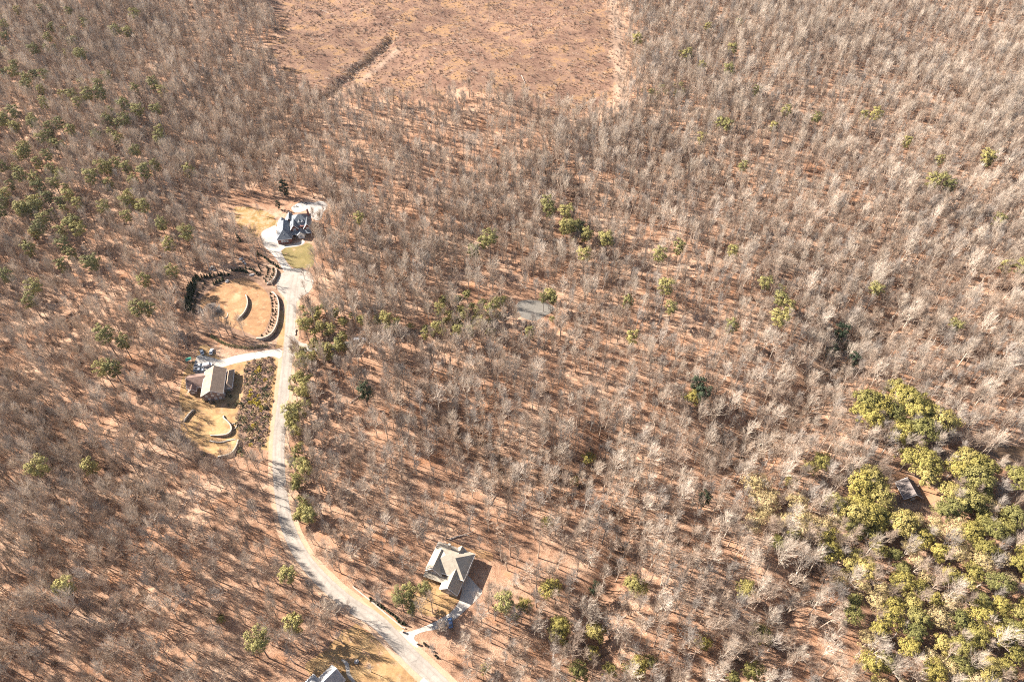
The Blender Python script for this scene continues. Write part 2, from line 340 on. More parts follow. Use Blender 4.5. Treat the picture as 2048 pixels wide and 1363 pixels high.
# ------------------------------------------------------------------ ground
def make_ground():
    s = 3.0; xs = np.arange(-760, 761, s); ys = np.arange(-20, 1001, s)
    X, Y = np.meshgrid(xs, ys); Z = hgt(X, Y)
    ext = 9000.0
    xs2 = np.concatenate([[-ext, -3000, -1400], xs, [1400, 3000, ext]]); ys2 = np.concatenate([[-ext, -2500, -400], ys, [1400, 3000, ext]])
    X2, Y2 = np.meshgrid(xs2, ys2); Z2 = np.pad(Z, 3, mode='edge')
    ny, nx = X2.shape
    co = np.stack([X2, Y2, Z2], -1).reshape(-1, 3)
    i = np.arange(ny-1)[:, None]*nx+np.arange(nx-1)[None]
    q = np.stack([i, i+1, i+nx+1, i+nx], -1).reshape(-1, 4)
    me = bpy.data.meshes.new('ground'); me.vertices.add(len(co)); me.vertices.foreach_set('co', co.ravel())
    me.loops.add(q.size); me.loops.foreach_set('vertex_index', q.ravel()); me.polygons.add(len(q))
    me.polygons.foreach_set('loop_start', np.arange(0, q.size, 4)); me.polygons.foreach_set('loop_total', np.full(len(q), 4)); me.polygons.foreach_set('use_smooth', np.ones(len(q), bool))
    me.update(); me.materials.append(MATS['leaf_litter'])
    x, y = co[:, 0], co[:, 1]
    jx = x+8*np.sin(y/13+1.2*np.sin(x/9))+4*np.sin(x/5+y/7); jy = y+9*np.sin(x/17+np.sin(y/8))+5*np.sin(x/6.3)
    cl = inpoly(jx, jy, POLY['clear']).astype('f')
    a = me.attributes.new('cleared', 'FLOAT', 'POINT'); a.data.foreach_set('value', cl)
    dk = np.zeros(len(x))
    for l, d, wd in GULLY: dk = np.maximum(dk, .9*np.exp(-(dline(x, y, l)/(wd*.5))**2)*np.clip(.6+.5*np.sin(x/3.1+y/4.3)*np.sin(y/2.7-x/5)+.3*np.sin(x/1.9), 0, 1))  # gully floors coloured darker, standing in for shade in the hollows
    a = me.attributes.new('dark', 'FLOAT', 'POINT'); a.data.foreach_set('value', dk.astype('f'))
    tk = np.maximum(np.exp(-(dline(x+1.5*np.sin(y/6), y, [G(1220,-60), G(1236,90), G(1244,205)])/6.5)**4), .8*np.exp(-(dline(x, y+1.5*np.sin(x/5), [G(795,92), G(735,145), G(690,185), G(650,222)])/4.5)**2))
    a = me.attributes.new('track', 'FLOAT', 'POINT'); a.data.foreach_set('value', (tk*(.7+.3*np.sin(x/4+y/7))).astype('f'))
    o = bpy.data.objects.new('ground', me); COL.objects.link(o); tag(o, kind='structure')
make_ground()

def strip_mesh(line, wd, z, name, mat):
    L = smooth_poly(line, 2, False); mb = MB(); vs = []; n = len(L)
    for i, (x, y) in enumerate(L):
        a = L[max(i-1, 0)]; b = L[min(i+1, n-1)]; dx, dy = b[0]-a[0], b[1]-a[1]; l = math.hypot(dx, dy)
        nx, ny = -dy/l, dx/l; ww = wd/2*(1+.02*math.sin(i*1.7))
        for k in (1, -1): vs.append((x+nx*ww*k, y+ny*ww*k, z))
    mb.add(vs, [(2*i+1, 2*i+3, 2*i+2, 2*i) for i in range(n-1)]); return tag(mb.build(name, mat), kind='structure')
sheet('garden_bed', smooth_poly(POLY['roundbed'], 1), .02, 'mulch', .5)
sheet('lawn', smooth_poly(POLY['roundlawn'], 2), .04, 'orange_grass', .12)
sheet('lawn', smooth_poly(POLY['lotB'], 1), .03, 'dormant_grass', .4)
sheet('garden_bed', smooth_poly(POLY['bedB'], 1), .05, 'mulch', .4)
sheet('lawn', smooth_poly(POLY['lawn1'], 1), .03, 'green_grass', .3)
sheet('lawn', smooth_poly(POLY['yard1'], 1), .03, 'yard_grass', .8)
sheet('grass_verge', POLY['strip'], .06, 'dormant_grass', .2)
sheet('lawn', smooth_poly(POLY['lawn3'], 1), .03, 'dormant_grass', .8)
sheet('lawn', smooth_poly(POLY['lawn3r'], 1), .03, 'orange_grass', .8)
sheet('lawn', smooth_poly(POLY['lawn4'], 1), .03, 'dormant_grass', .9)
sheet('patio', smooth_poly(POLY['patio1'], 1), .05, 'patio_stone')
sheet('driveway', smooth_poly(POLY['drive1'], 1), .07, 'concrete')
sheet('driveway', smooth_poly(POLY['driveB'], 1), .08, 'concrete')
sheet('driveway', smooth_poly(POLY['drive3'], 1), .07, 'concrete')
sheet('turning_circle', smooth_poly(POLY['cul'], 2), .09, 'road_surface')
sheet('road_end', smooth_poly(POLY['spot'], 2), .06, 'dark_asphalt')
sheet('garden_path', smooth_poly(POLY['path4'], 1), .07, 'concrete')
sheet('driveway', POLY['apron4'], .12, 'concrete')
sheet('bare_soil', smooth_poly(POLY['shedyard'], 1), .03, 'red_soil', .9)
sheet('bare_soil', smooth_poly(POLY['shedbank'], 1), .03, 'pale_soil', .9)
sheet('pond_bank', [(x, y+(0 if y > 205 else -0)) for x, y in rough_poly(smooth_poly([(x+(x-262)*.06, y+(y-205)*.06) for x, y in POLY['pond']], 2), 2, .5)], .02, 'red_soil')
sheet('pond_water', smooth_poly(POLY['pond'], 2), .05, 'muddy_water')
strip_mesh(ROAD, 10.5, .05, 'road_shoulder', 'pale_soil')
strip_mesh(SIDE[:4], 5.2, .08, 'side_road', 'dark_asphalt')
strip_mesh(SIDE[3:], 4.4, .075, 'shade_toned_track', 'shade_toned_track')  # dark strip, tree shade painted into the road surface
def worn_road(line, wd, z, name, mat):
    L = smooth_poly(line, 3, False); n = len(L); A = [-1, -.88, -.62, -.5, -.38, -.15, 0, .15, .38, .5, .62, .88, 1]; K = len(A); D = [.9, .15, .5, 1, .5, 0, .2, 0, .5, 1, .5, .15, .9]; vs = []; at = []
    for i, (x, y) in enumerate(L):
        a = L[max(i-1, 0)]; b = L[min(i+1, n-1)]; dx, dy = b[0]-a[0], b[1]-a[1]; l = math.hypot(dx, dy)+1e-9
        for q, d in zip(A, D):
            w_ = wd/2*(q+(.035*math.sin(i*2.3+q*3) if abs(q) == 1 else 0)); vs.append((x-dy/l*w_, y+dx/l*w_, z)); at.append(d)
    mb = MB(); mb.add(vs, [(i*K+j, i*K+j+1, (i+1)*K+j+1, (i+1)*K+j)[::-1] for i in range(n-1) for j in range(K-1)])
    o = mb.build(name, mat); a = o.data.attributes.new('wear', 'FLOAT', 'POINT'); a.data.foreach_set('value', at); return tag(o, kind='structure')
t_ = MATS['road_surface'].node_tree; b_ = t_.nodes['Principled BSDF']; src = b_.inputs['Base Color'].links[0].from_socket
wa = t_.nodes.new('ShaderNodeAttribute'); wa.attribute_name = 'wear'; wm_ = t_.nodes.new('ShaderNodeMath'); wm_.operation = 'MULTIPLY'
lk(t_, wa.outputs['Fac'], wm_.inputs[0]); lk(t_, noise(t_, .35, 5, .7, gpos(t_)), wm_.inputs[1])
lk(t_, mix(t_, wm_.outputs[0], src, (.21, .175, .145)), b_.inputs['Base Color'])
worn_road(ROAD, 6.2, .10, 'road', 'road_surface')
# junction flare where the side road leaves
sheet('road_junction', smooth_poly(g2(A2([(1062,180),(1068,240),(1110,275),(1180,292),(1180,345),(1100,360),(1045,400),(1000,400),(990,180)])), 1), .115, 'road_surface')
sheet('verge', smooth_poly(g2(A8([(180,195),(260,250),(480,430),(740,650),(690,680),(600,640),(340,400),(150,260)])), 1), .065, 'red_soil', .2)

# ------------------------------------------------------------------ retaining walls with raised turf behind them
def ramp_terrace(arc, back, h, turfmat, label, wallname='retaining_wall', thick=.5):
    A = smooth_poly(arc, 2, False); n = len(A)
    Bk = smooth_poly(back, 2, False)
    Bs = [Bk[int(round(i*(len(Bk)-1)/(n-1)))] for i in range(n)]
    hs = [h*min(1, .12+1.6*math.sin(math.pi*(i+.2)/(n-.6))) for i in range(n)]
    mb = MB(); vs = []; fs = []; K = 6
    for i in range(n):
        for k in range(K+1):
            t = k/K; e = 1-t*t*(3-2*t)
            vs.append((A[i][0]+(Bs[i][0]-A[i][0])*t, A[i][1]+(Bs[i][1]-A[i][1])*t, .045+hs[i]*e*.93))
    for i in range(n-1):
        for k in range(K): a = i*(K+1)+k; fs.append((a, a+1, a+K+2, a+K+1))
    mb.add(vs, fs); tag(mb.build('raised_lawn', turfmat, smooth=True), kind='structure')
    wm = MB(); cm = MB(); wv = []; cv = []
    for i in range(n):
        a = A[max(i-1, 0)]; b = A[min(i+1, n-1)]; dx, dy = b[0]-a[0], b[1]-a[1]; l = math.hypot(dx, dy)+1e-6; nx, ny = -dy/l, dx/l
        for s_ in (1, -1):
            wv += [(A[i][0]+nx*thick/2*s_, A[i][1]+ny*thick/2*s_, -.3), (A[i][0]+nx*thick/2*s_, A[i][1]+ny*thick/2*s_, hs[i])]
            cv += [(A[i][0]+nx*(thick/2+.08)*s_, A[i][1]+ny*(thick/2+.08)*s_, hs[i]+.003), (A[i][0]+nx*(thick/2+.08)*s_, A[i][1]+ny*(thick/2+.08)*s_, hs[i]+.12)]
    def ring(v):
        f = []
        for i in range(n-1):
            a, b = i*4, i*4+4
            f += [(a, b, b+1, a+1), (a+1, b+1, b+3, a+3), (a+3, b+3, b+2, a+2), (a+2, b+2, b, a)]
        e = (n-1)*4; f += [(0, 1, 3, 2), (e, e+2, e+3, e+1)]
        return f
    e = empty(wallname, (A[n//2][0], A[n//2][1], 0), 0, label, 'wall')
    cx, cy = A[n//2]
    mv = lambda v: [(a-cx, b-cy, c) for a, b, c in v]
    wm.add(mv(wv), ring(wv)); cm.add(mv(cv), ring(cv))
    wm.build('wall_face', 'wall_stone', e); cm.build('coping', 'cap_stone', e)
ramp_terrace(g2(A5([(895,612),(930,700),(925,780),(890,860),(840,920),(780,962)])), g2(A5([(640,560),(560,620),(520,720),(540,800),(600,870),(690,930)])), 1.7, 'orange_grass', 'crescent stone retaining wall inside the round lawn')
ramp_terrace(g2(A5([(1250,570),(1320,640),(1358,740),(1358,860),(1340,1000),(1295,1120),(1225,1195),(1130,1235),(1040,1205)])), g2(A5([(1190,590),(1240,680),(1260,760),(1255,870),(1230,980),(1190,1070),(1130,1150),(1090,1180),(1030,1180)])), 2.2, 'mulch', 'long curved stone retaining wall between round lawn and road')
ramp_terrace(g2(A5([(1310,255),(1325,330),(1300,400),(1250,458),(1185,475)])), g2(A5([(1200,270),(1190,310),(1170,350),(1140,400),(1120,430)])), 1.8, 'mulch', 'short curved retaining wall below the turning circle, upper end of the garden')
ramp_terrace(g2(A3([(1000,300),(1000,375),(1090,440),(1150,520),(1165,600),(1120,665),(1030,702),(900,708),(740,690)])), g2(A3([(820,250),(760,320),(720,380),(720,430),(720,480),(720,520),(720,560),(720,600),(700,640)])), 1.6, 'dormant_grass', 'upper bowed retaining wall of the stepped golden lawn')
ramp_terrace(g2(A3([(1290,770),(1278,880),(1230,980),(1160,1060),(1040,1105),(880,1112)])), g2(A3([(1100,800),(1000,810),(900,840),(820,870),(760,920),(720,980)])), 1.7, 'dormant_grass', 'lowest bowed retaining wall of the stepped golden lawn')
ramp_terrace(g2(A3([(720,790),(830,822),(960,830),(1100,785),(1240,765)])), g2(A3([(760,770),(850,780),(960,785),(1090,745),(1200,740)])), .55, 'dormant_grass', 'thin low wall between the two bowed lawn terraces', thick=.5)
ramp_terrace(g2(A3([(430,190),(330,290),(270,370),(235,430)])), g2(A3([(350,170),(240,250),(180,330),(150,390)])), 1.3, 'dormant_grass', 'straight dark retaining wall at the left edge of the stepped lawn')

# ------------------------------------------------------------------ tree shapes
def rnd(a, b): return R.uniform(a, b)
def bare_shape(H, crw, fork, lean=0, limbs=15, low=.42, dn=1.0):
    tr, cw = MB(), MB()
    stems = []
    lx, ly = lean*math.cos(1.1), lean*math.sin(1.1)
    base = [(0, 0, -.6)]; z = 0
    ph = rnd(0, 6)
    def P(t, off=(0, 0)):
        return (off[0]*max(0, t-.25)+lx*t+.15*math.sin(ph+t*5), off[1]*max(0, t-.25)+ly*t+.15*math.cos(ph*1.3+t*4), H*.93*t)
    offs = [(0, 0)] if not fork else [(rnd(2, 3.4)*math.cos(a), rnd(2, 3.4)*math.sin(a)) for a in (ph, ph+math.pi+rnd(-.6, .6))]
    for off in offs:
        ts = [0, .12, .3, .5, .7, .86, 1]; r0 = .34 if not fork else .27
        tr.tube([(P(0, off)[0], P(0, off)[1], -.6)]+[P(t, off) for t in ts[1:]], [r0*1.15, r0*.85, r0*.72, r0*.55, r0*.38, r0*.22, .03], 6)
        stems.append(off)
    nl = limbs
    for i in range(nl):
        off = stems[i % len(stems)]; t = low+(1-low)*((i+.5)/nl)**.85
        p0 = np.array(P(t, off)); az = i*2.399+rnd(-.4, .4); k = (t-low)/(1-low)
        L = crw*(.95-.55*k**1.5)*rnd(.7, 1.15)*(1 if i % 5 else .6); up = .55+.75*k+rnd(-.15, .2)
        d = np.array([math.cos(az)*math.cos(up), math.sin(az)*math.cos(up), math.sin(up)])
        pts = [p0]; q = p0.copy(); dd = d.copy()
        for s_ in range(3):
            dd = dd+np.array([rnd(-.25, .25), rnd(-.25, .25), rnd(.0, .3)]); dd /= np.linalg.norm(dd)
            q = q+dd*L/3; pts.append(q.copy())
        rr = .11*(1-.5*k)
        cw.tube(pts, [rr, rr*.7, rr*.45, .02], 3)
        nb = int(8*dn)
        for b in range(nb):
            u = .25+.75*(b+rnd(0, 1))/nb; u = min(u, .99); si = int(u*3); fr = u*3-si
            bp = pts[si]*(1-fr)+pts[si+1]*fr
            bd = dd*.9+np.array([rnd(-.9, .9), rnd(-.9, .9), rnd(.1, 1.0)]); bd /= np.linalg.norm(bd)
            bl = rnd(1.6, 3.2)*crw/5
            e1 = bp+bd*bl*.5; bd2 = bd+np.array([rnd(-.3, .3), rnd(-.3, .3), rnd(0, .4)]); bd2 /= np.linalg.norm(bd2); e2 = e1+bd2*bl*.5
            cw.tube([bp, e1, e2], [.042, .03, .014], 3)
            for w_ in range(int(6.2*dn)):
                v = rnd(.1, 1); tp = bp*(1-v)+e2*v
                td = bd2*1.1+np.array([rnd(-.75, .75), rnd(-.75, .75), rnd(-.1, .8)]); td /= np.linalg.norm(td)
                tl = rnd(1.0, 2.4)
                a = np.cross(td, (rnd(-1, 1), rnd(-1, 1), rnd(-1, 1))); a /= np.linalg.norm(a)+1e-6; b_2 = np.cross(td, a)
                r_ = .018
                cw.add([tp+a*r_, tp-a*.5*r_+b_2*r_*.87, tp-a*.5*r_-b_2*r_*.87, tp+td*tl], [(0, 1, 3), (1, 2, 3), (2, 0, 3)])
    return tr, cw
def leaf_cloud(mb, c, rad, n, size, flat=.7, up=.35, cc=None):
    c = np.array(c)
    P = NR.normal(size=(n, 3)); P /= np.linalg.norm(P, axis=1)[:, None]+1e-6; P *= (NR.uniform(.25, 1, (n, 1))**.5); P *= np.array([rad, rad, rad*flat]); P += c
    N = NR.normal(size=(n, 3))*.5+np.array([0, 0, up])+(P-c)/rad*.8
    if cc is not None:
        O = P-np.array(cc); N = N+.9*O/(np.linalg.norm(O, axis=1)[:, None]+1e-6)
    N /= np.linalg.norm(N, axis=1)[:, None]
    T = np.cross(N, NR.normal(size=(n, 3))); T /= np.linalg.norm(T, axis=1)[:, None]+1e-6; Bv = np.cross(N, T)
    s_ = size*NR.uniform(.6, 1.3, (n, 1))
    V = np.stack([P+T*s_, P-T*s_*.5+Bv*s_*.7, P-T*s_*.5-Bv*s_*.7], 1).reshape(-1, 3)
    o = len(mb.v); mb.v += [tuple(v) for v in V]; mb.f += [(o+3*i, o+3*i+1, o+3*i+2) for i in range(n)]
def pine_shape(H, crw, start=.5, tuft=38, lean=0):
    tr, fo = MB(), MB()
    tr.tube([(0, 0, -.6), (.1, 0, H*.3), (.1+lean*.4, .15, H*.6), (lean, .1, H*.97)], [.30, .24, .17, .04], 6)
    for i in range(22):
        t = start+(1-start)*(i+.5)/22; az = i*2.4+rnd(-.5, .5); k = (t-start)/(1-start)
        L = 1.12*crw*(math.sin(math.pi*min(1, .22+.78*(1-k)**.8))*.55+.5)*rnd(.6, 1.1)*(1-.35*k)
        x0 = lean*t
        e = np.array([x0+math.cos(az)*L, math.sin(az)*L, H*t+L*.30*rnd(.3, 1.4)])
        tr.tube([(x0, 0, H*t-.5), tuple(e)], [.06, .015], 3)
        leaf_cloud(fo, e, rnd(1.0, 1.5)*crw/4, int(tuft*1.5), .31, .62, .35, (x0, 0, H*.78))
        leaf_cloud(fo, (np.array([x0, 0, H*t])+e)/2+np.array([rnd(-.4, .4), rnd(-.4, .4), .2]), rnd(.7, 1.0)*crw/4, tuft//2, .32, .6)
    leaf_cloud(fo, (lean, 0, H), crw*.3, tuft, .32, .9)
    return tr, fo
def leafy_shape(H, crw, n=30, k=45, size=.36, bare=0):
    tr, fo = MB(), MB()
    tr.tube([(0, 0, -.6), (.15, .1, H*.3), (.3, -.1, H*.55), (.2, 0, H*.85)], [.30, .22, .15, .04], 6)
    c0 = np.array([0, 0, H*.66])
    for i in range(n):
        d = NR.normal(size=3); d /= np.linalg.norm(d); d[2] = abs(d[2])*.9-.25
        e = c0+d*np.array([crw, crw, H*.30])*rnd(.4, 1.12)
        st = np.array([.15, 0, H*rnd(.35, .6)])
        tr.tube([tuple(st), tuple((st+e)/2+np.array([0, 0, .4])), tuple(e)], [.08, .05, .015], 3)
        leaf_cloud(fo, e, crw*rnd(.13, .30), int(k*rnd(.6, 1.2)), size, .75, .4, c0)
    return tr, fo
def cone_shape(H, r, n=170):
    fo = MB(); tr = MB(); tr.tube([(0, 0, -.3), (0, 0, H*.4)], [.08, .05], 4)
    for i in range(n):
        t = R.random()**1.4; a = rnd(0, 6.28); rr = r*(1-t)**.75*rnd(.75, 1.05); z = .1+H*t
        leaf_cloud(fo, (rr*math.cos(a), rr*math.sin(a), z), .12, 1, .24, 1, .6)
    mbx = MB(); mbx.tube([(0, 0, 0), (0, 0, H*.3), (0, 0, H*.7), (0, 0, H)], [r*.55, r*.72, r*.4, 0], 6)
    fo.add(mbx.v, mbx.f)
    return tr, fo
def ball_shape(H, r, n=90, tw=.16):
    fo = MB()
    for i in range(n):
        d = NR.normal(size=3); d /= np.linalg.norm(d); d[2] = abs(d[2])
        leaf_cloud(fo, (d[0]*r*rnd(.7, 1), d[1]*r*rnd(.7, 1), .15+d[2]*H*.85*rnd(.75, 1)), .1, 1, tw*1.5, 1, .5)
    return fo
# bare tree variants
BV = []   # (trunk mesh, crown mesh, description, joined mesh)
specs = [(20, 6.2, 0, 0, 18, .40, 'tall', 'round-crowned'), (21, 5.2, 0, 1.0, 17, .46, 'tall', 'narrow-crowned'), (18, 6.6, 1, 0, 18, .38, 'middling', 'fork-trunked'), (15, 5.0, 0, .6, 15, .36, 'short', 'small-crowned'),
         (20, 7.2, 1, 0, 20, .36, 'tall', 'wide-forked'), (18, 5.4, 0, 2.0, 16, .42, 'middling', 'leaning'), (19, 5.8, 0, 0, 17, .46, 'tall', 'high-crowned'), (14, 4.4, 0, .3, 14, .33, 'short', 'slim'),
         (21, 7.6, 1, .5, 22, .38, 'tall', 'broad-spreading'), (16, 5.4, 1, 1.0, 16, .36, 'short', 'twin-stemmed'), (20, 5.0, 0, .6, 15, .5, 'tall', 'long-trunked'), (18, 6.4, 0, 0, 18, .34, 'middling', 'low-branching'),
         (9, 3.4, 0, .8, 12, .25, 'small', 'sapling-sized'), (11, 4.6, 1, .5, 14, .25, 'small', 'bushy'), (22, 4.6, 0, 1.5, 16, .55, 'tall', 'slender'), (17, 7.4, 1, 2.0, 22, .3, 'middling', 'sprawling'), (8, 3.0, 1, .3, 10, .2, 'small', 'shrubby'), (19, 3.8, 0, 2.4, 12, .5, 'tall', 'thin leaning')]
FC = bpy.data.collections.new('woodland_shapes')     # tree shapes the far woodland is scattered from
BNAME = ['pale', 'beige', 'brown', 'grey']
for i, (H, c_, fk, ln, nl, lo, sz, ds) in enumerate(specs):
    t, c = bare_shape(H, c_, fk, ln, nl, lo)
    mt = BARK[i % 4]
    tm = t.mesh('bare_trunk', mt); cm = c.mesh('bare_crown', mt)
    j = MB(); j.add(t.v, t.f); j.add(c.v, c.f); jm = j.mesh('bare_tree', mt)
    jo = bpy.data.objects.new('bare_tree_shape_%02d' % i, jm); FC.objects.link(jo)
    BV.append((tm, cm, sz, ds, BNAME[i % 4], H))
def two(pair, nm, matf, matt='trunk_bark'): return (pair[0].mesh(nm+'_trunk', matt), pair[1].mesh(nm+'_crown', matf))
PV = [two(pine_shape(*a), 'pine', 'pine_needles') for a in [(20, 4.4, .55, 60), (18, 3.8, .5, 52, .8), (21, 4.8, .6, 64), (16, 3.6, .42, 52)]]
YV = [two(leafy_shape(*a), 'leafy', 'yellow_leaves') for a in [(16, 5.2, 85, 62, .29), (14, 4.6, 70, 60, .28), (17, 6.0, 100, 64, .29)]]
TV = [two(leafy_shape(*a), 'tan', 'tan_leaves', BARK[1]) for a in [(16, 5.8, 75, 48, .25), (14, 5.0, 62, 44, .25)]]
SV = [two(leafy_shape(*a), 'young', 'pine_needles') for a in [(8, 2.6, 40, 40, .25), (6, 2.5, 36, 40, .25)]]
DV = [two(pine_shape(13, 3.4, .12, 60), 'spruce', 'dark_needles')]
CV = [two(cone_shape(3.4, .85), 'arborvitae', 'dark_needles'), two(cone_shape(2.6, .8), 'arborvitae', 'brown_conifer'), two(cone_shape(13, 3.6, 900), 'spruce', 'dark_needles')]

# ------------------------------------------------------------------ labels that single out each plant
LM = [(590,450,'the slate-roofed house'),(430,765,'the tan-roofed house'),(905,1135,'the grey-brown roofed house'),(655,1345,'the pale roof at the bottom edge'),(1820,985,'the old shed'),
      (2020,920,'the muddy pond'),(1075,620,'the shaded road end'),(455,610,'the round lawn'),(420,860,'the stepped golden lawn'),(720,678,'the white cars in the trees'),(600,700,'the road junction'),(560,870,'the straight stretch of road'),
      (590,1090,'the upper road bend'),(700,1210,'the lower road bend'),(840,1350,'the road where it leaves the photo'),(900,1247,'the blue car'),(1240,1130,'the dark gully'),(850,110,'the cleared hillside'),(1250,190,'the right edge of the clearing'),
      (0,1363,'the lower left corner'),(250,1363,'the bottom edge, left'),(450,1300,'the leafy slope left of the pale roof'),(0,1100,'the left edge, low down'),(300,1100,'the bare wood left of the upper bend'),(0,800,'the left edge, midway'),(150,600,'the wood left of the round lawn'),
      (80,300,'the upper left pine wood'),(300,180,'the upper left hardwood'),(250,420,'the wood left of the slate-roofed house'),(1100,1340,'the bottom edge, centre'),(1300,1340,'the bottom edge right of the gully'),(1500,1340,'the wood below the yellow-green trees'),(1700,1180,'the yellow-green wood, left side'),
      (1850,1250,'the yellow-green wood'),(2000,1300,'the lower right corner'),(1950,1100,'the yellow-green wood, upper part'),(1820,820,'the green clump above the shed'),(1950,960,'the large evergreens by the pond'),(1600,1000,'the trees left of the shed'),(1400,800,'the dark hollow right of centre'),
      (1150,460,'the pine clump above centre'),(1560,590,'the pines right of centre'),(1350,160,'the evergreen patch beside the clearing'),(1450,240,'the upper right wood'),(1880,350,'the far right hardwood'),(1700,700,'the stream hollow'),(980,640,'the trees along the side road'),(1250,600,'the wood right of the road end'),(1000,900,'the central hollow'),(800,1000,'the wood above the grey-brown house')]
ORD = ['', ' second nearest', ' third nearest', ' fourth nearest', ' fifth nearest', ' sixth nearest', ' seventh nearest', ' eighth nearest', ' ninth nearest', ' tenth nearest', ' eleventh nearest', ' twelfth nearest', ' thirteenth nearest', ' fourteenth nearest']
def where(px, py):
    i = min(range(len(LM)), key=lambda i: math.hypot(px-LM[i][0], py-LM[i][1])); lx, ly, nm = LM[i]
    dx, dy = px-lx, py-ly; d = math.hypot(dx, dy)
    s = 'close beside' if d < 28 else ('right of' if dx > 0 else 'left of') if abs(dx) > abs(dy) else ('below' if dy > 0 else 'above')
    area = any(k in nm for k in ('wood', 'corner', 'edge', 'clump', 'pines', 'slope', 'patch'))
    if area: s = {'close beside': 'amid', 'right of': 'right part of', 'left of': 'left part of', 'below': 'lower part of', 'above': 'upper part of'}[s]
    return f'{s} {nm}', d
USED = {}
def uniq(items):
    """items: list of (obj, noun phrase, px, py); writes labels, with the order from the landmark where two would share one"""
    g = {}
    for o, ph, px, py in items:
        wh, d = where(px, py); g.setdefault((ph, wh), []).append((d, o))
    for (ph, wh), l in g.items():
        l.sort(key=lambda a: a[0])
        for k, (d, o) in enumerate(l):
            lab = f'{ph} {wh}'+(',' + ORD[k] if 0 < k < len(ORD) else ', farther off' if k else '')
            ws = lab.split()
            if len(ws) > 16: lab = lab.replace('with ', '').replace(' the ', ' ')
            ws = lab.split()
            if len(ws) > 16: lab = ' '.join(w for w in ws if w not in ('a', 'nearest'))
            o['label'] = lab
ITEMS = []
def tree(kind, pair, x, y, z, s_, rz, label_noun, group, cat='tree'):
    e = empty(kind, (x, y, z), rz, None, cat, group, s_)
    part('trunk', pair[0], e); part('crown', pair[1], e)
    px, py, _ = proj(x, y, z+10*(s_ if not isinstance(s_, tuple) else s_[2])); ITEMS.append((e, label_noun, px, py)); return e

# ------------------------------------------------------------------ evergreens, placed under the crowns the photo shows
def z1(l): return [(a/2.726, b/2.726) for a, b in l]
def z3(l): return [(1024+a/2, b/2) for a, b in l]
def z4(l): return [(1024+a/2, 680+b/2) for a, b in l]
pines = z1([(100,65),(240,60),(380,70),(20,90),(265,215),(250,260),(200,295),(360,285),(430,305),(380,225),(30,205),(20,270),(80,360),(20,400),(85,415),(190,410),(150,440),(215,490),(245,420),(340,510),(400,530),(440,575),(490,555),(600,620),(590,670),(640,680),(690,680),(600,720),(645,760),(545,480),(590,425),(735,490),(845,480),(890,515),(860,620),(440,440),(30,675),(80,710),(190,690),(265,730),(330,690),(395,720),(240,770),(870,720),(880,780),(95,850),(20,925),(70,900),(130,985),(195,990),(225,1035),(200,880),(260,850),(330,955),(300,1010),(350,1010),(380,1080),(430,1110),(570,940),(590,1000),(690,920),(720,980),(740,840),(840,890),(800,965),(700,1060),(690,1110),(730,1100),(790,1150),(180,1150),(210,1150),(270,1160),(130,1160),(380,1240),(420,1235),(330,1260),(690,1180),(880,1230),(1030,1300),(920,1330),(30,1060),(20,1100),(360,1350),(1030,930),(90,640),(300,780)])
pines += [(75,585),(60,602),(345,545),(290,560),(190,540),(140,505),(215,680),(245,686),(208,742),(225,735),(280,625),(300,620),(85,945),(178,930),(130,1175),(572,1148),(520,1290),(585,1245),
 (603,715),(622,700),(642,688),(597,742),(607,760),(655,690),(675,686),(590,800),(583,830),(590,850),(602,780),(612,632),(638,645),(660,650),(608,650),(682,662),(600,925),(590,950),(612,935),(600,1010),(618,1030),(725,632),(772,636),(848,655),(872,650),(900,622),(880,615),(940,650),(962,640),(1000,600),(985,610),(955,612),(930,622),(1103,583),(1088,590),(1060,655),(915,655),
 (948,505),(980,492),(965,480),(720,440),(820,1180),(800,1195),(822,1205),(848,1172),(1010,1205)]
pines += z3([(500,180),(680,215),(700,230),(780,110),(880,210),(530,330),(560,360),(590,365),(620,350),(650,320),(680,320),(690,350),(600,340),(660,350),(760,265),(910,95),(865,300),(980,360),(1095,455),(835,500),(860,515),(760,550),(925,670),(1050,500),(1215,480),(1410,460),(1450,475),(1710,635),(1890,650),(1910,640),(1675,745),(1740,755),(1720,730),(1585,560),(140,830),(155,850),(215,870),(210,900),(215,930),(240,900),(255,920),(290,930),(300,945),(370,960),(380,975),(670,985),(590,1035),(885,1000),(290,1035),(465,1195),(610,1170),(640,1230),(1010,1140),(1080,1150),(1070,1200),(1110,1230),(1060,1300),(880,1300),(150,1170),(165,1180),(1450,1170),(1980,1060),(2030,1090),(1950,890),(1770,1310),(480,1340)])
yellow = z4([(730,215),(700,200),(755,195),(310,450),(145,700),(155,980),(50,1040),(190,1110),(190,1150),(340,1150),(325,1230),(500,970),(945,980),(775,1190),(1010,1160),(270,1310),(400,1300),(510,1290),(560,1270),(900,1330),(980,1310),
 (1420,250),(1410,290),(1440,310),(1470,260),(1540,190),(1560,230),(1530,290),(1480,295),(1600,260),(1620,300),(1580,340),(1560,370),(1640,300),(1680,290),(1720,330),(1640,370),(1590,470),(1650,490),(1660,540),(1780,520),(1820,480),(1860,500),(1900,500),(1850,560),(1760,600),(1800,610),(1840,640),(1900,600),(1880,650),(1780,660),(2030,560),
 (1130,540),(1250,470),(1200,490),(1400,580),(1440,560),(1470,620),(1400,650),(1430,690),(1380,700),(1500,690),(1570,730),(1480,700),(1410,720),(1310,650),(1080,790),(1140,760),(2030,700),(1990,740)])
tan = z4([(980,560),(990,600),(1020,650),(970,720),(1010,680),(1100,700),(1170,700),(1200,700),(1150,640),(1050,600),(1440,660),(1180,740),(1250,740)])
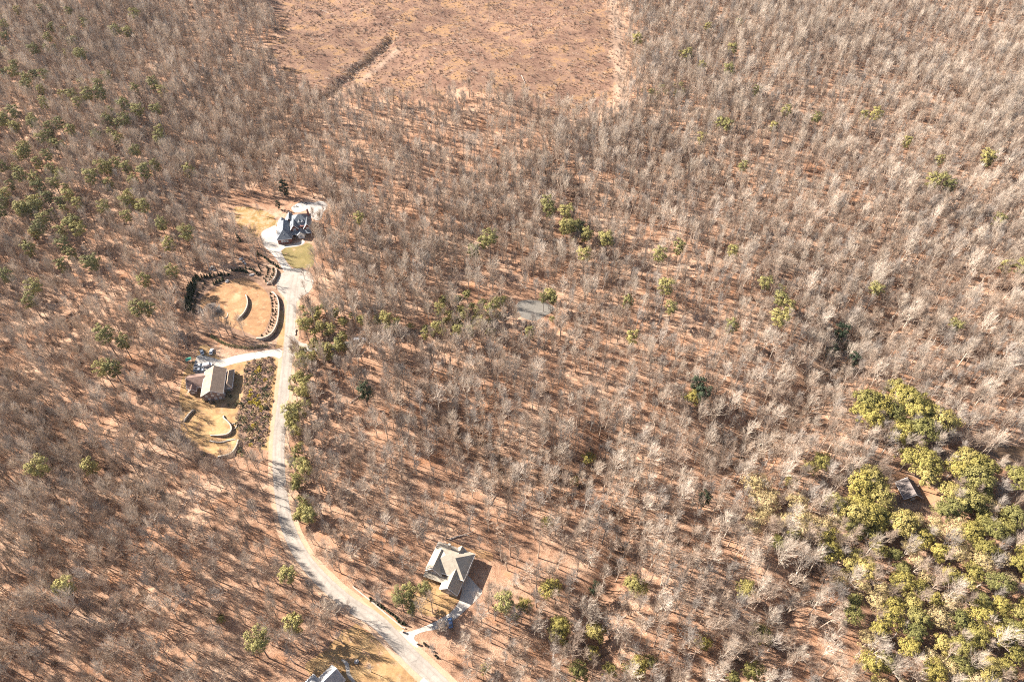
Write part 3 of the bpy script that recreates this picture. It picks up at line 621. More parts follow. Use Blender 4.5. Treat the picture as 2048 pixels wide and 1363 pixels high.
Q = g2([(1630,1070),(1670,1200),(1700,1363),(1740,1400),(2100,1400),(2100,1150),(2000,1090),(1990,1040),(1900,1010),(1830,1050),(1700,1010),(1650,1040)])
cand = []
qx = [p[0] for p in Q]; qy = [p[1] for p in Q]
for _ in range(4000):
    x, y = rnd(min(qx), max(qx)), rnd(min(qy), max(qy))
    if inpoly([x], [y], Q)[0] and math.hypot(x-197, y-180) > 15 and all((x-a)**2+(y-b)**2 > 6.6**2 for a, b in cand): cand.append((x, y))
for _ in range(45):
    a = rnd(0, 150)*1.0; pines.append((abs(R.gauss(0, 85)), rnd(20, 560)) if _ % 2 else (rnd(0, 300), 60+rnd(-40, 420)))
for i, (px, py) in enumerate(pines):
    x, y, z = GT(px, py, 14); k = i % 4
    s_ = rnd(.9, 1.2)
    if 585 < px < 1110 and 560 < py < 1060: s_ *= .72
    if 780 < px < 860 and py > 1160: s_ *= .8
    if 1280 < px < 1380 and 140 < py < 190: s_ *= .6
    tree('pine_tree', PV[k], x, y, z, s_, rnd(0, 6.28), ['dull green pine', 'olive green pine', 'tall flat-topped pine', 'small bushy pine'][k], 'pines scattered through the bare wood')
for i, (px, py) in enumerate(yellow):
    x, y, z = GT(px, py, 12); k = i % 3
    tree('evergreen_tree', YV[k], x, y, z, rnd(.9, 1.25)*((1.25 if py < 980 else 1.0) if px > 1650 else .72), rnd(0, 6.28), ['yellow-green evergreen', 'small olive evergreen', 'broad bright green evergreen'][k], 'yellow-green evergreens on the right')
for i, (px, py) in enumerate(tan):
    x, y, z = GT(px, py, 12); tree('tan_leafed_tree', TV[i % 2], x, y, z, rnd(.8, 1.05), rnd(0, 6.28), ['broad tan-leafed tree', 'small tan-leafed tree'][i % 2], 'tan-leafed trees among the evergreens')
for i, (x, y) in enumerate(cand):
    z = float(hgt([x], [y])[0]); r = R.random()
    if r < .62: k = i % 3; tree('evergreen_tree', YV[k], x, y, z, rnd(.75, 1.05), rnd(0, 6.28), ['yellow-green evergreen', 'small olive evergreen', 'broad bright green evergreen'][k], 'yellow-green evergreens on the right')
    elif r < .88: tree('tan_leafed_tree', TV[i % 2], x, y, z, rnd(.65, .95), rnd(0, 6.28), ['broad tan-leafed tree', 'small tan-leafed tree'][i % 2], 'tan-leafed trees among the evergreens')
# young evergreens on the verges
for i, (px, py) in enumerate([(590,870),(600,890),(585,780),(612,770),(596,1035),(1105,635),(865,668),(885,662),(1150,480),(605,615),(625,625),(1150,960),(1030,1235),(1130,1245),(1125,1262),(440,1235),(1265,340),(690,672),(755,640),(820,650),(1130,1285),(970,1335),(1200,1275),(1255,1335)]):
    x, y, z = GT(px, py, 4); tree('young_evergreen', SV[i % 2], x, y, z, rnd(.75, 1.1), rnd(0, 6.28), 'young olive green evergreen', 'young evergreens on the verges')
for k_, (poly, n_) in enumerate([([(598,612),(650,618),(700,640),(700,672),(640,688),(600,668)], 20), ([(612,690),(700,690),(690,712),(615,720)], 12), ([(578,705),(612,700),(622,760),(608,860),(578,868)], 26), ([(572,905),(606,900),(612,980),(584,985)], 9), ([(588,990),(622,995),(626,1046),(600,1048)], 7), ([(840,640),(985,618),(1010,640),(1000,668),(860,672)], 22), ([(870,600),(1010,590),(1012,618),(880,632)], 14), ([(700,625),(800,640),(830,660),(720,662)], 8)]):
    P_ = g2(poly, 3); xs_ = [p[0] for p in P_]; ys_ = [p[1] for p in P_]; c_ = 0
    while c_ < n_:
        x, y = rnd(min(xs_), max(xs_)), rnd(min(ys_), max(ys_))
        if not inpoly([x], [y], P_)[0] or dline([x], [y], ROAD)[0] < 5.6: continue
        c_ += 1; tree('young_evergreen', SV[c_ % 2], x, y, 0, rnd(.8, 1.35), rnd(0, 6.28), 'young olive green evergreen' if c_ % 2 else 'bushy olive evergreen', 'young evergreens on the verges')
# dark conifers
x, y, z = GT(568, 380, 6); tree('spruce_tree', DV[0], x, y, z, 1.1, 0, 'dark green spruce casting shade on the patio,', None)
x, y, z = GT(556, 412, 3); tree('spruce_tree', DV[0], x, y, z, .6, 0, 'small dark spruce beside the patio,', None)
for px, py in [(1672,690),(1690,706),(1655,720),(1700,735),(1390,792),(1400,810),(1405,1010),(1190,1190),(735,805),(1160,470)]:
    x, y, z = GT(px, py, 4); tree('holly_tree', (SV[0][0], SV[0][1]), x, y, z, rnd(.8, 1.3), rnd(0, 6), 'dark evergreen holly', 'dark hollies in the hollows')
HM = PV[3][1].copy(); HM.materials[0] = MATS['dark_needles']
for o in list(COL.objects):
    if o.name.startswith('holly_tree'):
        for c in COL.objects:
            if c.parent == o and c.name.startswith('crown'): c.data = HM

# ------------------------------------------------------------------ bare wood
EVG = [(o.location.x, o.location.y) for o in COL.objects if o.name.split('.')[0] in ('pine_tree', 'evergreen_tree', 'tan_leafed_tree', 'spruce_tree')]
EVG = np.array(EVG)
sp = 5.1
gx, gy = np.meshgrid(np.arange(-760, 761, sp), np.arange(55, 985, sp))
gx = (gx+NR.uniform(-.48, .48, gx.shape)*sp).ravel(); gy = (gy+NR.uniform(-.48, .48, gy.shape)*sp).ravel()
zc = gy*cP+CAM_H*sP; half = zc*.75
ok = (np.abs(gx) < half+75) & (gy > 60)
gx, gy = gx[ok], gy[ok]
hz = hgt(gx, gy); px, py, ps = proj(gx, gy, hz)
lown = .5+.25*np.sin(gx/23+2*np.sin(gy/31))+.25*np.sin(gy/27+1.7*np.sin(gx/19))
prob = .56+.58*lown
def zone(poly): return inpoly(px, py, poly)
for zp, k in [([(830,1050),(960,1000),(1090,1060),(1230,1100),(1230,1363),(820,1363),(700,1180)], .62), ([(640,560),(1050,520),(1120,620),(650,680)], .8), ([(640,190),(1240,170),(1250,250),(1000,300),(820,300),(660,240)], .5),
              ([(1215,-50),(1250,-50),(1262,210),(1225,210)], .25), ([(480,1180),(600,1180),(720,1363),(480,1363)], .7), ([(0,1000),(480,1000),(480,1363),(0,1363)], 1.15), ([(470,400),(560,390),(560,560),(480,540)], .45), ([(0,500),(380,500),(380,1050),(0,1050)], 1.05), ([(1620,1030),(2100,980),(2100,1400),(1700,1400)], .5)]:
    prob = np.where(zone(zp), prob*k, prob)
bad = np.zeros(len(gx), bool)
for k in ('clear','roundbed','lotB','lot1','lot3','lot4','spot','shedyard','shedbank','pond','patio1','strip','lotBall','drive3'): bad |= inpoly(gx, gy, POLY[k])
bad |= np.hypot(gx-198, (gy-178)*.8) < 14; bad |= inpoly(gx, gy+11, POLY['spot']) | inpoly(gx, gy+5, POLY['spot']) | inpoly(gx, gy+14, POLY['pond']) | inpoly(gx, gy+9, POLY['pond']) | inpoly(gx, gy+4, POLY['pond']); bad |= dline(gx, gy, ROAD) < 6.3; bad |= dline(gx, gy, SIDE) < 2.6
dE = np.sqrt(((gx[:, None]-EVG[:, 0])**2+(gy[:, None]-EVG[:, 1])**2).min(1)); bad |= dE < np.where(gx > 120, 3.4, 4.4)
keep = (~bad) & (NR.uniform(size=len(gx)) < prob)
tx, ty, tz, tpx, tpy, tps = gx[keep], gy[keep], hz[keep], px[keep], py[keep], ps[keep]
n = len(tx)
tv = NR.choice(18, n, p=[.065]*12+[.05, .05, .03, .03, .03, .03]); tsc = (.56+.46*NR.uniform(0, 1, n)**.8)*(1+.14*np.sin(tx/60)*np.sin(ty/70)); trz = NR.uniform(0, 6.283, n); tix = NR.normal(0, .035, n); tiy = NR.normal(0, .035, n)
# individually placed ones that the open ground of the photo shows (trunk foot in picture px, variant, scale)
solo = [(980,45,1,1.0),(1214,28,6,1.0),(1252,181,10,.9),(602,1287,9,.8),(637,1300,2,.85),(588,1325,7,.9),(664,1274,2,.9),(685,1286,7,.8),(743,1343,7,.55),(892,1077,6,1.0),(878,1066,7,.9),(849,1092,3,.8),(1003,1120,10,1.05),(1020,1112,10,1.0),(845,1232,8,.75),(826,1240,3,.7),(760,1200,9,.85),
        (408,640,7,.8),(490,672,4,.8),(410,595,9,.7),(535,520,3,.6),(560,480,3,.5),(1010,1200,3,.7),(990,1240,3,.75),(1013,1243,11,.8),(980,1190,7,.6),(640,985,5,.9),(375,860,8,.8),(360,900,11,.8),(395,930,4,.8),(610,560,7,.7),(612,585,7,.7),(1020,1262,11,.75),(960,1265,2,.8),(932,1300,8,.7),(960,1095,3,.6),(700,1230,2,.6),(520,430,3,.6),(1308,1242,5,1.0)]
for a, b, v, s_ in solo:
    x, y, z = GT(a, b); tx = np.append(tx, x); ty = np.append(ty, y); tz = np.append(tz, z); p = proj(x, y, z); tpx = np.append(tpx, p[0]); tpy = np.append(tpy, p[1]); tps = np.append(tps, p[2]+9)
    tv = np.append(tv, v); tsc = np.append(tsc, s_); trz = np.append(trz, rnd(0, 6.28)); tix = np.append(tix, 0); tiy = np.append(tiy, 0)
Hs = np.array([b[5] for b in BV])[tv]*tsc
size = tps*Hs; inview = (tpx > 10) & (tpx < 2038) & (tpy > 20) & (tpy < 1395)
order = np.argsort(-np.where(inview, size, 0))[:295]
sel = np.zeros(len(tx), bool); sel[order] = True
for i in order:
    tm, cm, sz, ds, bk, H_ = BV[tv[i]]
    e = empty('bare_tree', (tx[i], ty[i], tz[i]-.2), trz[i], None, 'tree', 'bare hardwoods of the near wood', float(tsc[i])); e.rotation_euler[0] = tix[i]; e.rotation_euler[1] = tiy[i]
    part('trunk', tm, e); part('crown', cm, e)
    ITEMS.append((e, f'{ds} {bk} bare tree', float(tpx[i]), float(tpy[i])))

def scatter_stuff(name, cols, pos, var, rot, scl, seed=0):
    """one object whose geometry nodes put a shape on each of its points"""
    me = bpy.data.meshes.new(name); me.vertices.add(len(pos)); me.vertices.foreach_set('co', np.asarray(pos, 'f').ravel())
    a = me.attributes.new('vi', 'INT', 'POINT'); a.data.foreach_set('value', np.asarray(var, 'i'))
    a = me.attributes.new('rot', 'FLOAT_VECTOR', 'POINT'); a.data.foreach_set('vector', np.asarray(rot, 'f').ravel())
    a = me.attributes.new('scl', 'FLOAT_VECTOR', 'POINT'); a.data.foreach_set('vector', np.asarray(scl, 'f').ravel())
    o = bpy.data.objects.new(name, me); COL.objects.link(o)
    ng = bpy.data.node_groups.new(name, 'GeometryNodeTree')
    ng.interface.new_socket('Geometry', in_out='INPUT', socket_type='NodeSocketGeometry'); ng.interface.new_socket('Geometry', in_out='OUTPUT', socket_type='NodeSocketGeometry')
    N = ng.nodes; gi = N.new('NodeGroupInput'); go = N.new('NodeGroupOutput')
    ci = N.new('GeometryNodeCollectionInfo'); ci.inputs['Collection'].default_value = cols; ci.inputs['Separate Children'].default_value = True; ci.inputs['Reset Children'].default_value = True
    ip = N.new('GeometryNodeInstanceOnPoints'); ip.inputs['Pick Instance'].default_value = True
    def attr(nm, typ, out):
        x = N.new('GeometryNodeInputNamedAttribute'); x.data_type = typ; x.inputs['Name'].default_value = nm
        return [s_ for s_ in x.outputs if s_.enabled and s_.name == 'Attribute'][0]
    L = ng.links
    L.new(gi.outputs[0], ip.inputs['Points']); L.new(ci.outputs[0], ip.inputs['Instance']); L.new(attr('vi', 'INT', 0), ip.inputs['Instance Index'])
    er = N.new('FunctionNodeEulerToRotation'); L.new(attr('rot', 'FLOAT_VECTOR', 0), er.inputs[0]); L.new(er.outputs[0], ip.inputs['Rotation']); L.new(attr('scl', 'FLOAT_VECTOR', 0), ip.inputs['Scale']); L.new(ip.outputs[0], go.inputs[0])
    md = o.modifiers.new('scatter', 'NODES'); md.node_group = ng
    return tag(o, kind='stuff')
r_ = ~sel
wv = NR.uniform(.88, 1.12, r_.sum())
o = scatter_stuff('bare_woodland', FC, np.stack([tx[r_], ty[r_], tz[r_]-.2], 1), tv[r_], np.stack([tix[r_], tiy[r_], trz[r_]], 1), np.stack([tsc[r_]*wv, tsc[r_]*wv, tsc[r_]], 1))
o['label'] = 'dense leafless grey-brown hardwood forest beyond the near trees'
print('bare trees', len(tx))

# undergrowth: saplings and brush
UC = bpy.data.collections.new('undergrowth_shapes')
for i in range(5):
    mb = MB()
    for k in range(46 if i < 3 else 26):
        a = rnd(0, 6.28); r0 = rnd(0, .9); H = rnd(1.2, 3.6) if i < 3 else rnd(2.5, 5)
        p = np.array([r0*math.cos(a), r0*math.sin(a), -.1]); d = np.array([math.cos(a)*rnd(.1, .7), math.sin(a)*rnd(.1, .7), 1.]); d /= np.linalg.norm(d)
        q = p+d*H; mb.tube([p, p+d*H*.5+np.array([rnd(-.1, .1), rnd(-.1, .1), 0]), q], [.035, .025, 0], 3)
        for j in range(3):
            u = rnd(.3, .9); s0 = p+d*H*u; dd = d+np.array([rnd(-1, 1), rnd(-1, 1), rnd(-.2, .6)]); dd /= np.linalg.norm(dd); mb.tube([s0, s0+dd*rnd(.5, 1.2)], [.022, 0], 3)
    jo = bpy.data.objects.new('brush_shape_%d' % i, mb.mesh('brush', 'brush_twigs' if i not in (2, 4) else 'dark_twigs')); UC.objects.link(jo)
gx, gy = np.meshgrid(np.arange(-740, 741, 5), np.arange(60, 960, 5)); gx = (gx+NR.uniform(-3.4, 3.4, gx.shape)).ravel(); gy = (gy+NR.uniform(-3.4, 3.4, gy.shape)).ravel()
okk = np.abs(gx) < (gy*cP+CAM_H*sP)*.75+40
for k in ('roundbed','lotB','lot1','lot3','lot4','spot','shedyard','pond','patio1','strip','lotBall','drive3'): okk &= ~inpoly(gx, gy, POLY[k])
okk &= dline(gx, gy, ROAD) > 5.2; okk &= dline(gx, gy, SIDE) > 3.6
cl = inpoly(gx, gy, POLY['clear'])
dn = .5+.5*np.sin(gx/17+1.5*np.sin(gy/13))*np.sin(gy/15)
gd = np.min([dline(gx, gy, l)/wd for l, d, wd in GULLY], axis=0)
okk &= NR.uniform(size=len(gx)) < np.where(cl, .12, .25+.55*dn)+np.where(gd < .9, .95, 0)
gx, gy, gd = gx[okk], gy[okk], gd[okk]; gz = hgt(gx, gy); k = len(gx)
uv_ = np.where((gd < .8) & (NR.uniform(size=k) < .75), 2, NR.randint(0, 5, k))  # darkest brush packed into the gullies as painted shade
s3 = NR.uniform(.5, 1.25, (k, 1))*np.ones((1, 3))
o = scatter_stuff('undergrowth', UC, np.stack([gx, gy, gz], 1), uv_, np.stack([np.zeros(k), np.zeros(k), NR.uniform(0, 6.28, k)], 1), s3)
o['label'] = 'low leafless brush and saplings under the trees'

# cleared hillside: dry tussocks and logging debris
CC = bpy.data.collections.new('clearing_shapes')
for i in range(4):
    mb = MB()
    if i < 2:
        for k in range(70):
            a = rnd(0, 6.28); r0 = rnd(0, .9); d = np.array([math.cos(a)*rnd(.2, .9), math.sin(a)*rnd(.2, .9), 1.]); p = np.array([r0*math.cos(a), r0*math.sin(a), -.05])
            t_ = np.array([-math.sin(a), math.cos(a), 0])*.07; mb.add([p-t_, p+t_, p+d*rnd(.4, 1.1)], [(0, 1, 2)])
        mt = 'dry_tussock'
    else:
        for k in range(10 if i == 2 else 5):
            a = rnd(0, 6.28); L = rnd(1, 4) if i == 2 else rnd(2.5, 6); p = np.array([rnd(-1.2, 1.2), rnd(-1.2, 1.2), rnd(.05, .5)])
            mb.tube([p, p+np.array([math.cos(a)*L, math.sin(a)*L, rnd(-.1, .5)])], [rnd(.05, .16), .04], 4)
        mt = 'debris_wood'
    jo = bpy.data.objects.new('clearing_shape_%d' % i, mb.mesh('tuft', mt)); CC.objects.link(jo)
P = POLY['clear']; xs = [p[0] for p in P]; ys = [p[1] for p in P]
gx, gy = np.meshgrid(np.arange(min(xs)-10, max(xs)+10, 2.4), np.arange(min(ys)-10, max(ys), 2.4)); gx = (gx+NR.uniform(-2.4, 2.4, gx.shape)).ravel(); gy = (gy+NR.uniform(-2.4, 2.4, gy.shape)).ravel()
m = inpoly(gx+3*np.sin(gy/7), gy+3*np.sin(gx/6), P); gx, gy = gx[m], gy[m]; gz = hgt(gx, gy); k = len(gx)
gd = dline(gx, gy, GULLY[0][0])
nn_ = .5+.5*np.sin(gx/13+2*np.sin(gy/19))*np.sin(gy/11+1.5*np.sin(gx/9)); m = NR.uniform(size=k) < .12+.7*nn_**2+(gd < 9); gx, gy, gz, gd = gx[m], gy[m], gz[m], gd[m]; k = len(gx)
vi = np.where(NR.uniform(size=k) < np.where(gd < 9, .7, .22), NR.randint(2, 4, k), NR.randint(0, 2, k)); s3 = NR.uniform(.45, 1.1, (k, 1))*np.ones((1, 3))
o = scatter_stuff('clearing_debris', CC, np.stack([gx, gy, gz], 1), vi, np.stack([np.zeros(k), np.zeros(k), NR.uniform(0, 6.28, k)], 1), s3)
o['label'] = 'dry orange grass and logging slash on the cleared hillside'
print('under', len(s3))

# ------------------------------------------------------------------ the air
hz_ = MB(); hz_.box(-1500, 1500, -300, 1700, -14, 302)
hm = bpy.data.materials.new('haze'); hm.use_nodes = True; ht = hm.node_tree; ht.nodes.clear()
pv = ht.nodes.new('ShaderNodeVolumePrincipled'); pv.inputs['Color'].default_value = (.9, .93, 1, 1); pv.inputs['Density'].default_value = HAZE; pv.inputs['Anisotropy'].default_value = .3
ho = ht.nodes.new('ShaderNodeOutputMaterial'); lk(ht, pv.outputs[0], ho.inputs['Volume'])
if HAZE: tag(hz_.build('haze', hm), kind='stuff')

# ------------------------------------------------------------------ fallen trunks
def log(p1, p2, r, label, mat='dead_wood', br=5):
    x1, y1, z1_ = GT(*p1); x2, y2, z2_ = GT(*p2); L = math.hypot(x2-x1, y2-y1)
    e = empty('fallen_tree', (x1, y1, z1_+r*.8), math.atan2(y2-y1, x2-x1), label, 'fallen tree')
    t = MB(); t.tube([(0, 0, 0), (L*.3, .2, .1), (L*.65, -.15, .2), (L, .1, .5+(z2_-z1_))], [r, r*.85, r*.6, .05], 7, True); t.build('trunk', mat, e)
    for i in range(br):
        b = MB(); u = L*rnd(.5, .95); a = rnd(-1, 1); b.tube([(u, 0, .2), (u+1.2, a*1.4, .9), (u+2.2, a*3, 1.2)], [.09, .05, .01], 4); b.build('branch', mat, e)
log((952,799),(1022,767),.42,'long dark fallen trunk lying across the slope right of the side road woods')
log((964,807),(1017,791),.32,'thinner fallen trunk just below the long dark one')
log((1152,224),(1188,198),.40,'pale fallen tree below the right end of the cleared hillside')
log((236,862),(275,841),.36,'fallen trunk in the wood left of the stepped lawn')
log((264,880),(278,856),.38,'short dark fallen trunk below another one left of the stepped lawn')
log((700,807),(732,781),.30,'pale fallen trunk in the wood right of the straight road')
log((898,1079),(948,1063),.38,'fallen tree just behind the grey-brown roofed house')
log((767,93),(760,80),.38,'pale log over the upper end of the clearing gully')
log((776,95),(764,82),.34,'pale log crossing the gully beside the upper one')
log((560,180),(612,165),.30,'log pile trunk at the left edge of the clearing')
log((596,182),(612,166),.28,'short log lying in the left part of the clearing')
log((1062,48),(1072,76),.26,'grey log on the cleared hillside below the lone tree')
log((1058,95),(1082,86),.26,'curved dark log in the right half of the clearing')
log((1043,152),(1050,168),.34,'dark stump log near the lower right of the clearing')
log((866,232),(852,284),.34,'broken standing-dead trunk fallen at the lower edge of the clearing')
log((640,20),(668,30),.24,'thin log in the orange grass at the top of the clearing')
log((945,230),(962,205),.28,'pale log at the lower edge of the clearing, centre')
log((1163,1242),(1100,1222),.28,'bent pale fallen trunk left of the dark gully')
log((20,960),(60,990),.30,'pale fallen trunk near the left edge, low down')
log((1270,230),(1330,236),.25,'thin log right of the clearing corner')

for i in range(34):
    a, b = rnd(60, 1990), rnd(260, 1330); x, y, z = GT(a, b)
    if any(inpoly([x], [y], POLY[k])[0] for k in ('roundbed','lotBall','lot1','lot3','lot4','spot','pond','clear')) or dline([x], [y], ROAD)[0] < 14: continue
    wh, d = where(a, b); da = rnd(0, 3.14)
    if wh in USED: continue
    USED[wh] = 1; L = rnd(7, 13); q = proj(x+L*math.cos(da), y+L*math.sin(da), z)
    log((a, b), (q[0], q[1]), rnd(.2, .34), f'{R.choice(["pale", "grey"])} fallen trunk {wh}', 'dead_wood' if i % 3 else 'cut_wood', 3)
# ------------------------------------------------------------------ houses
def wallbox(e, x0, x1, y0, y1, z1, mat, z0=-1.0, gable=None, zr=0):
    mb = MB()
    if gable is None: mb.box(x0, x1, y0, y1, z0, z1)
    elif gable == 'y':
        xm = (x0+x1)/2; v = []
        for y in (y0, y1): v += [(x0, y, z0), (x1, y, z0), (x1, y, z1), (xm, y, zr), (x0, y, z1)]
        mb.add(v, [(0, 1, 2, 3, 4), (9, 8, 7, 6, 5), (0, 5, 6, 1), (1, 6, 7, 2), (2, 7, 8, 3), (3, 8, 9, 4), (4, 9, 5, 0)])
    else:
        ym = (y0+y1)/2; v = []
        for x in (x0, x1): v += [(x, y0, z0), (x, y1, z0), (x, y1, z1), (x, ym, zr), (x, y0, z1)]
        mb.add(v, [(4, 3, 2, 1, 0), (5, 6, 7, 8, 9), (1, 6, 5, 0), (2, 7, 6, 1), (3, 8, 7, 2), (4, 9, 8, 3), (0, 5, 9, 4)])
    return mb.build('wall', mat, e)
def slab(faces, th):
    """closed roof from a list of planar faces given by shared top vertices"""
    mb = MB()
    for f in faces:
        n = len(f); lo = [(a, b, c-th) for a, b, c in f]
        mb.add(list(f)+lo, [tuple(range(n)), tuple(range(n, 2*n))[::-1]]+[(i, n+i, n+(i+1) % n, (i+1) % n) for i in range(n)])
    return mb
def roof(e, x0, x1, y0, y1, ze, zr, kind, mat, oh=.5, th=.16, hip=None, trim=True):
    """kind: gy / gx gable with ridge along y / x, hy / hx hip; ze is the wall top, the roof sits over it"""
    sw = (x1-x0)/2 if kind[1] == 'y' else (y1-y0)/2; sl = (zr-ze)/sw; lo = ze-oh*sl+.16; top = zr+.16
    X0, X1, Y0, Y1 = x0-oh, x1+oh, y0-oh, y1+oh
    if kind == 'gy':
        xm = (x0+x1)/2; F = [[(X0,Y0,lo),(xm,Y0,top),(xm,Y1,top),(X0,Y1,lo)], [(xm,Y0,top),(X1,Y0,lo),(X1,Y1,lo),(xm,Y1,top)]]
    elif kind == 'gx':
        ym = (y0+y1)/2; F = [[(X0,Y0,lo),(X1,Y0,lo),(X1,ym,top),(X0,ym,top)], [(X0,ym,top),(X1,ym,top),(X1,Y1,lo),(X0,Y1,lo)]]
    elif kind == 'hy':
        xm = (x0+x1)/2; r = min(sw+oh, (Y1-Y0)/2-.05); a, b = (xm, Y0+r, top), (xm, Y1-r, top)
        F = [[(X0,Y0,lo),a,b,(X0,Y1,lo)], [a,(X1,Y0,lo),(X1,Y1,lo),b], [(X0,Y0,lo),(X1,Y0,lo),a], [b,(X1,Y1,lo),(X0,Y1,lo)]]
    else:
        ym = (y0+y1)/2; r = min(sw+oh, (X1-X0)/2-.05); a, b = (X0+r, ym, top), (X1-r, ym, top)
        F = [[(X0,Y0,lo),(X1,Y0,lo),b,a], [a,b,(X1,Y1,lo),(X0,Y1,lo)], [(X0,Y0,lo),a,(X0,Y1,lo)], [(X1,Y0,lo),(X1,Y1,lo),b]]
    rf = slab(F, th).build('roof', mat, e)
    # white fascia boards round the eaves, a sub-part of the roof
    fb = MB(); c_ = [(X0,Y0,lo),(X1,Y0,lo),(X1,Y1,lo),(X0,Y1,lo)]
    def bar(p, q):
        p, q = np.array(p), np.array(q); fb.tube([p-np.array([0,0,.1]), q-np.array([0,0,.1])], [.13, .13], 4, True)
    if kind[0] == 'h':
        for i in range(4): bar(c_[i], c_[(i+1) % 4])
    elif kind == 'gy':
        xm = (x0+x1)/2
        for Y in (Y0, Y1): bar((X0,Y,lo), (xm,Y,top)); bar((xm,Y,top), (X1,Y,lo))
        bar((X0,Y0,lo), (X0,Y1,lo)); bar((X1,Y0,lo), (X1,Y1,lo))
    else:
        ym = (y0+y1)/2
        for X in (X0, X1): bar((X,Y0,lo), (X,ym,top)); bar((X,ym,top), (X,Y1,lo))
        bar((X0,Y0,lo), (X1,Y0,lo)); bar((X0,Y1,lo), (X1,Y1,lo))
    if trim: fb.build('fascia', 'white_trim', rf)
    return rf
def window(e, x, y, z, w_, h_, face='s', pane='pane_bright', name='window'):
    f = MB(); d = .07; t = .12
    def bx(mb, a0, a1, z0, z1, dep):
        if face == 's': mb.box(x+a0, x+a1, y-dep, y+.05, z0, z1)
        elif face == 'w': mb.box(x-dep, x+.05, y+a0, y+a1, z0, z1)
        else: mb.box(x-.05, x+dep, y+a0, y+a1, z0, z1)
    bx(f, -w_/2-t, -w_/2, z-h_/2-t, z+h_/2+t, d); bx(f, w_/2, w_/2+t, z-h_/2-t, z+h_/2+t, d); bx(f, -w_/2, w_/2, z+h_/2, z+h_/2+t, d); bx(f, -w_/2, w_/2, z-h_/2-t, z-h_/2, d); bx(f, -.04, .04, z-h_/2, z+h_/2, d-.01)
    fo = f.build(name, 'white_trim', e); p = MB(); bx(p, -w_/2, w_/2, z-h_/2, z+h_/2, .03); p.build('pane', pane, fo)
def block(e, x0, x1, y0, y1, ze, zr, kind, wm, rm, oh=.5, wins=()):
    wallbox(e, x0, x1, y0, y1, ze, wm, gable=kind[1] if kind[0] == 'g' else None, zr=zr)
    roof(e, x0, x1, y0, y1, ze, zr, kind, rm, oh)
    for f, a, z, w_, h_ in wins:
        if f == 's': window(e, a, y0, z, w_, h_, 's')
        elif f == 'w': window(e, x0, a, z, w_, h_, 'w')
        else: window(e, x1, a, z, w_, h_, 'e')
def posts(e, pts, z1, mat='white_trim', r=.14, name='porch_post'):
    for x, y in pts: mb = MB(); mb.tube([(x, y, 0), (x, y, z1)], [r, r], 8, True); mb.build(name, mat, e)
def lean(e, x0, x1, y0, y1, zlo, zhi, mat, side='s'):
    z = {'s': (zlo, zlo, zhi, zhi), 'e': (zhi, zlo, zlo, zhi), 'w': (zlo, zhi, zhi, zlo)}[side]
    return slab([[(x0,y0,z[0]),(x1,y0,z[1]),(x1,y1,z[2]),(x0,y1,z[3])]], .15).build('porch_roof', mat, e)
def disc(e, name, x, y, z, r, mat):
    mb = MB(); mb.tube([(x, y, z), (x, y, z+.5)], [r, r], 8, True); return mb.build(name, mat, e)

# slate-roofed brick house
h = empty('brick_house', (-157, 398, 0), math.radians(11), 'large dark brick house with slate blue hipped and gabled roofs and white trim', 'house')
block(h, -10.5, -1, -11.5, 9.5, 4.2, 8.6, 'hy', 'red_brick', 'slate_shingle', wins=[('w', -8, 1.9, 2.6, 2.4), ('w', -4, 1.9, 2.6, 2.4), ('w', 0, 1.9, 2.6, 2.4), ('s', -7.5, 2, 1.2, 1.5), ('s', -5.8, 2, 1.2, 1.5), ('s', -4.1, 2, 1.2, 1.5)])
block(h, -1, 12.5, 0, 12, 6.6, 11.4, 'hx', 'red_brick', 'slate_shingle', wins=[('e', 4, 4.8, 1.2, 1.5), ('e', 8, 4.8, 1.2, 1.5)])
block(h, -.9, 3.9, -3.6, 4, 6.0, 9.3, 'gy', 'red_brick', 'slate_shingle', wins=[('s', 1.5, 5.2, 1.8, 1.5), ('s', 1.5, 1.8, 1.8, 1.7)])
block(h, 8.3, 12.9, -3.6, 4, 6.0, 9.1, 'gy', 'red_brick', 'slate_shingle', wins=[('s', 10.6, 5.2, 1.6, 1.5), ('s', 10.6, 1.8, 1.6, 1.7)])
wallbox(h, 3.9, 8.3, -2, 1, 6.3, 'red_brick')
block(h, 4.6, 5.8, .9, 4, 8.2, 9.2, 'gy', 'white_trim', 'slate_shingle', .25, wins=[('s', 5.2, 7.9, .7, .8)])
block(h, 7.0, 8.2, .9, 4, 8.2, 9.2, 'gy', 'white_trim', 'slate_shingle', .25, wins=[('s', 7.6, 7.9, .7, .8)])
block(h, -6.6, -4.9, -9, -6.3, 5.6, 6.6, 'gy', 'white_trim', 'slate_shingle', .25, wins=[('s', -5.75, 5.2, 1, .8)])
block(h, -5, .5, 7, 14, 4.6, 8.4, 'gy', 'red_brick', 'slate_shingle')
block(h, -10.5, -6, 9, 13, 3.2, 5.2, 'gy', 'red_brick', 'slate_shingle')
lean(h, -1.2, 13, -6.8, -3.4, 3.0, 4.4, 'slate_shingle'); posts(h, [(-.6, -6.5), (2.2, -6.5), (8.6, -6.5), (12.5, -6.5)], 3.0)
block(h, 3.3, 7.7, -7.6, -3.2, 3.4, 5.4, 'gy', 'white_trim', 'slate_shingle', .4, wins=[('s', 5.5, 1.7, 1.6, 2.2)])
c = MB(); c.box(11, 12.2, 8, 9, 6, 13); c.build('chimney', 'red_brick', h)
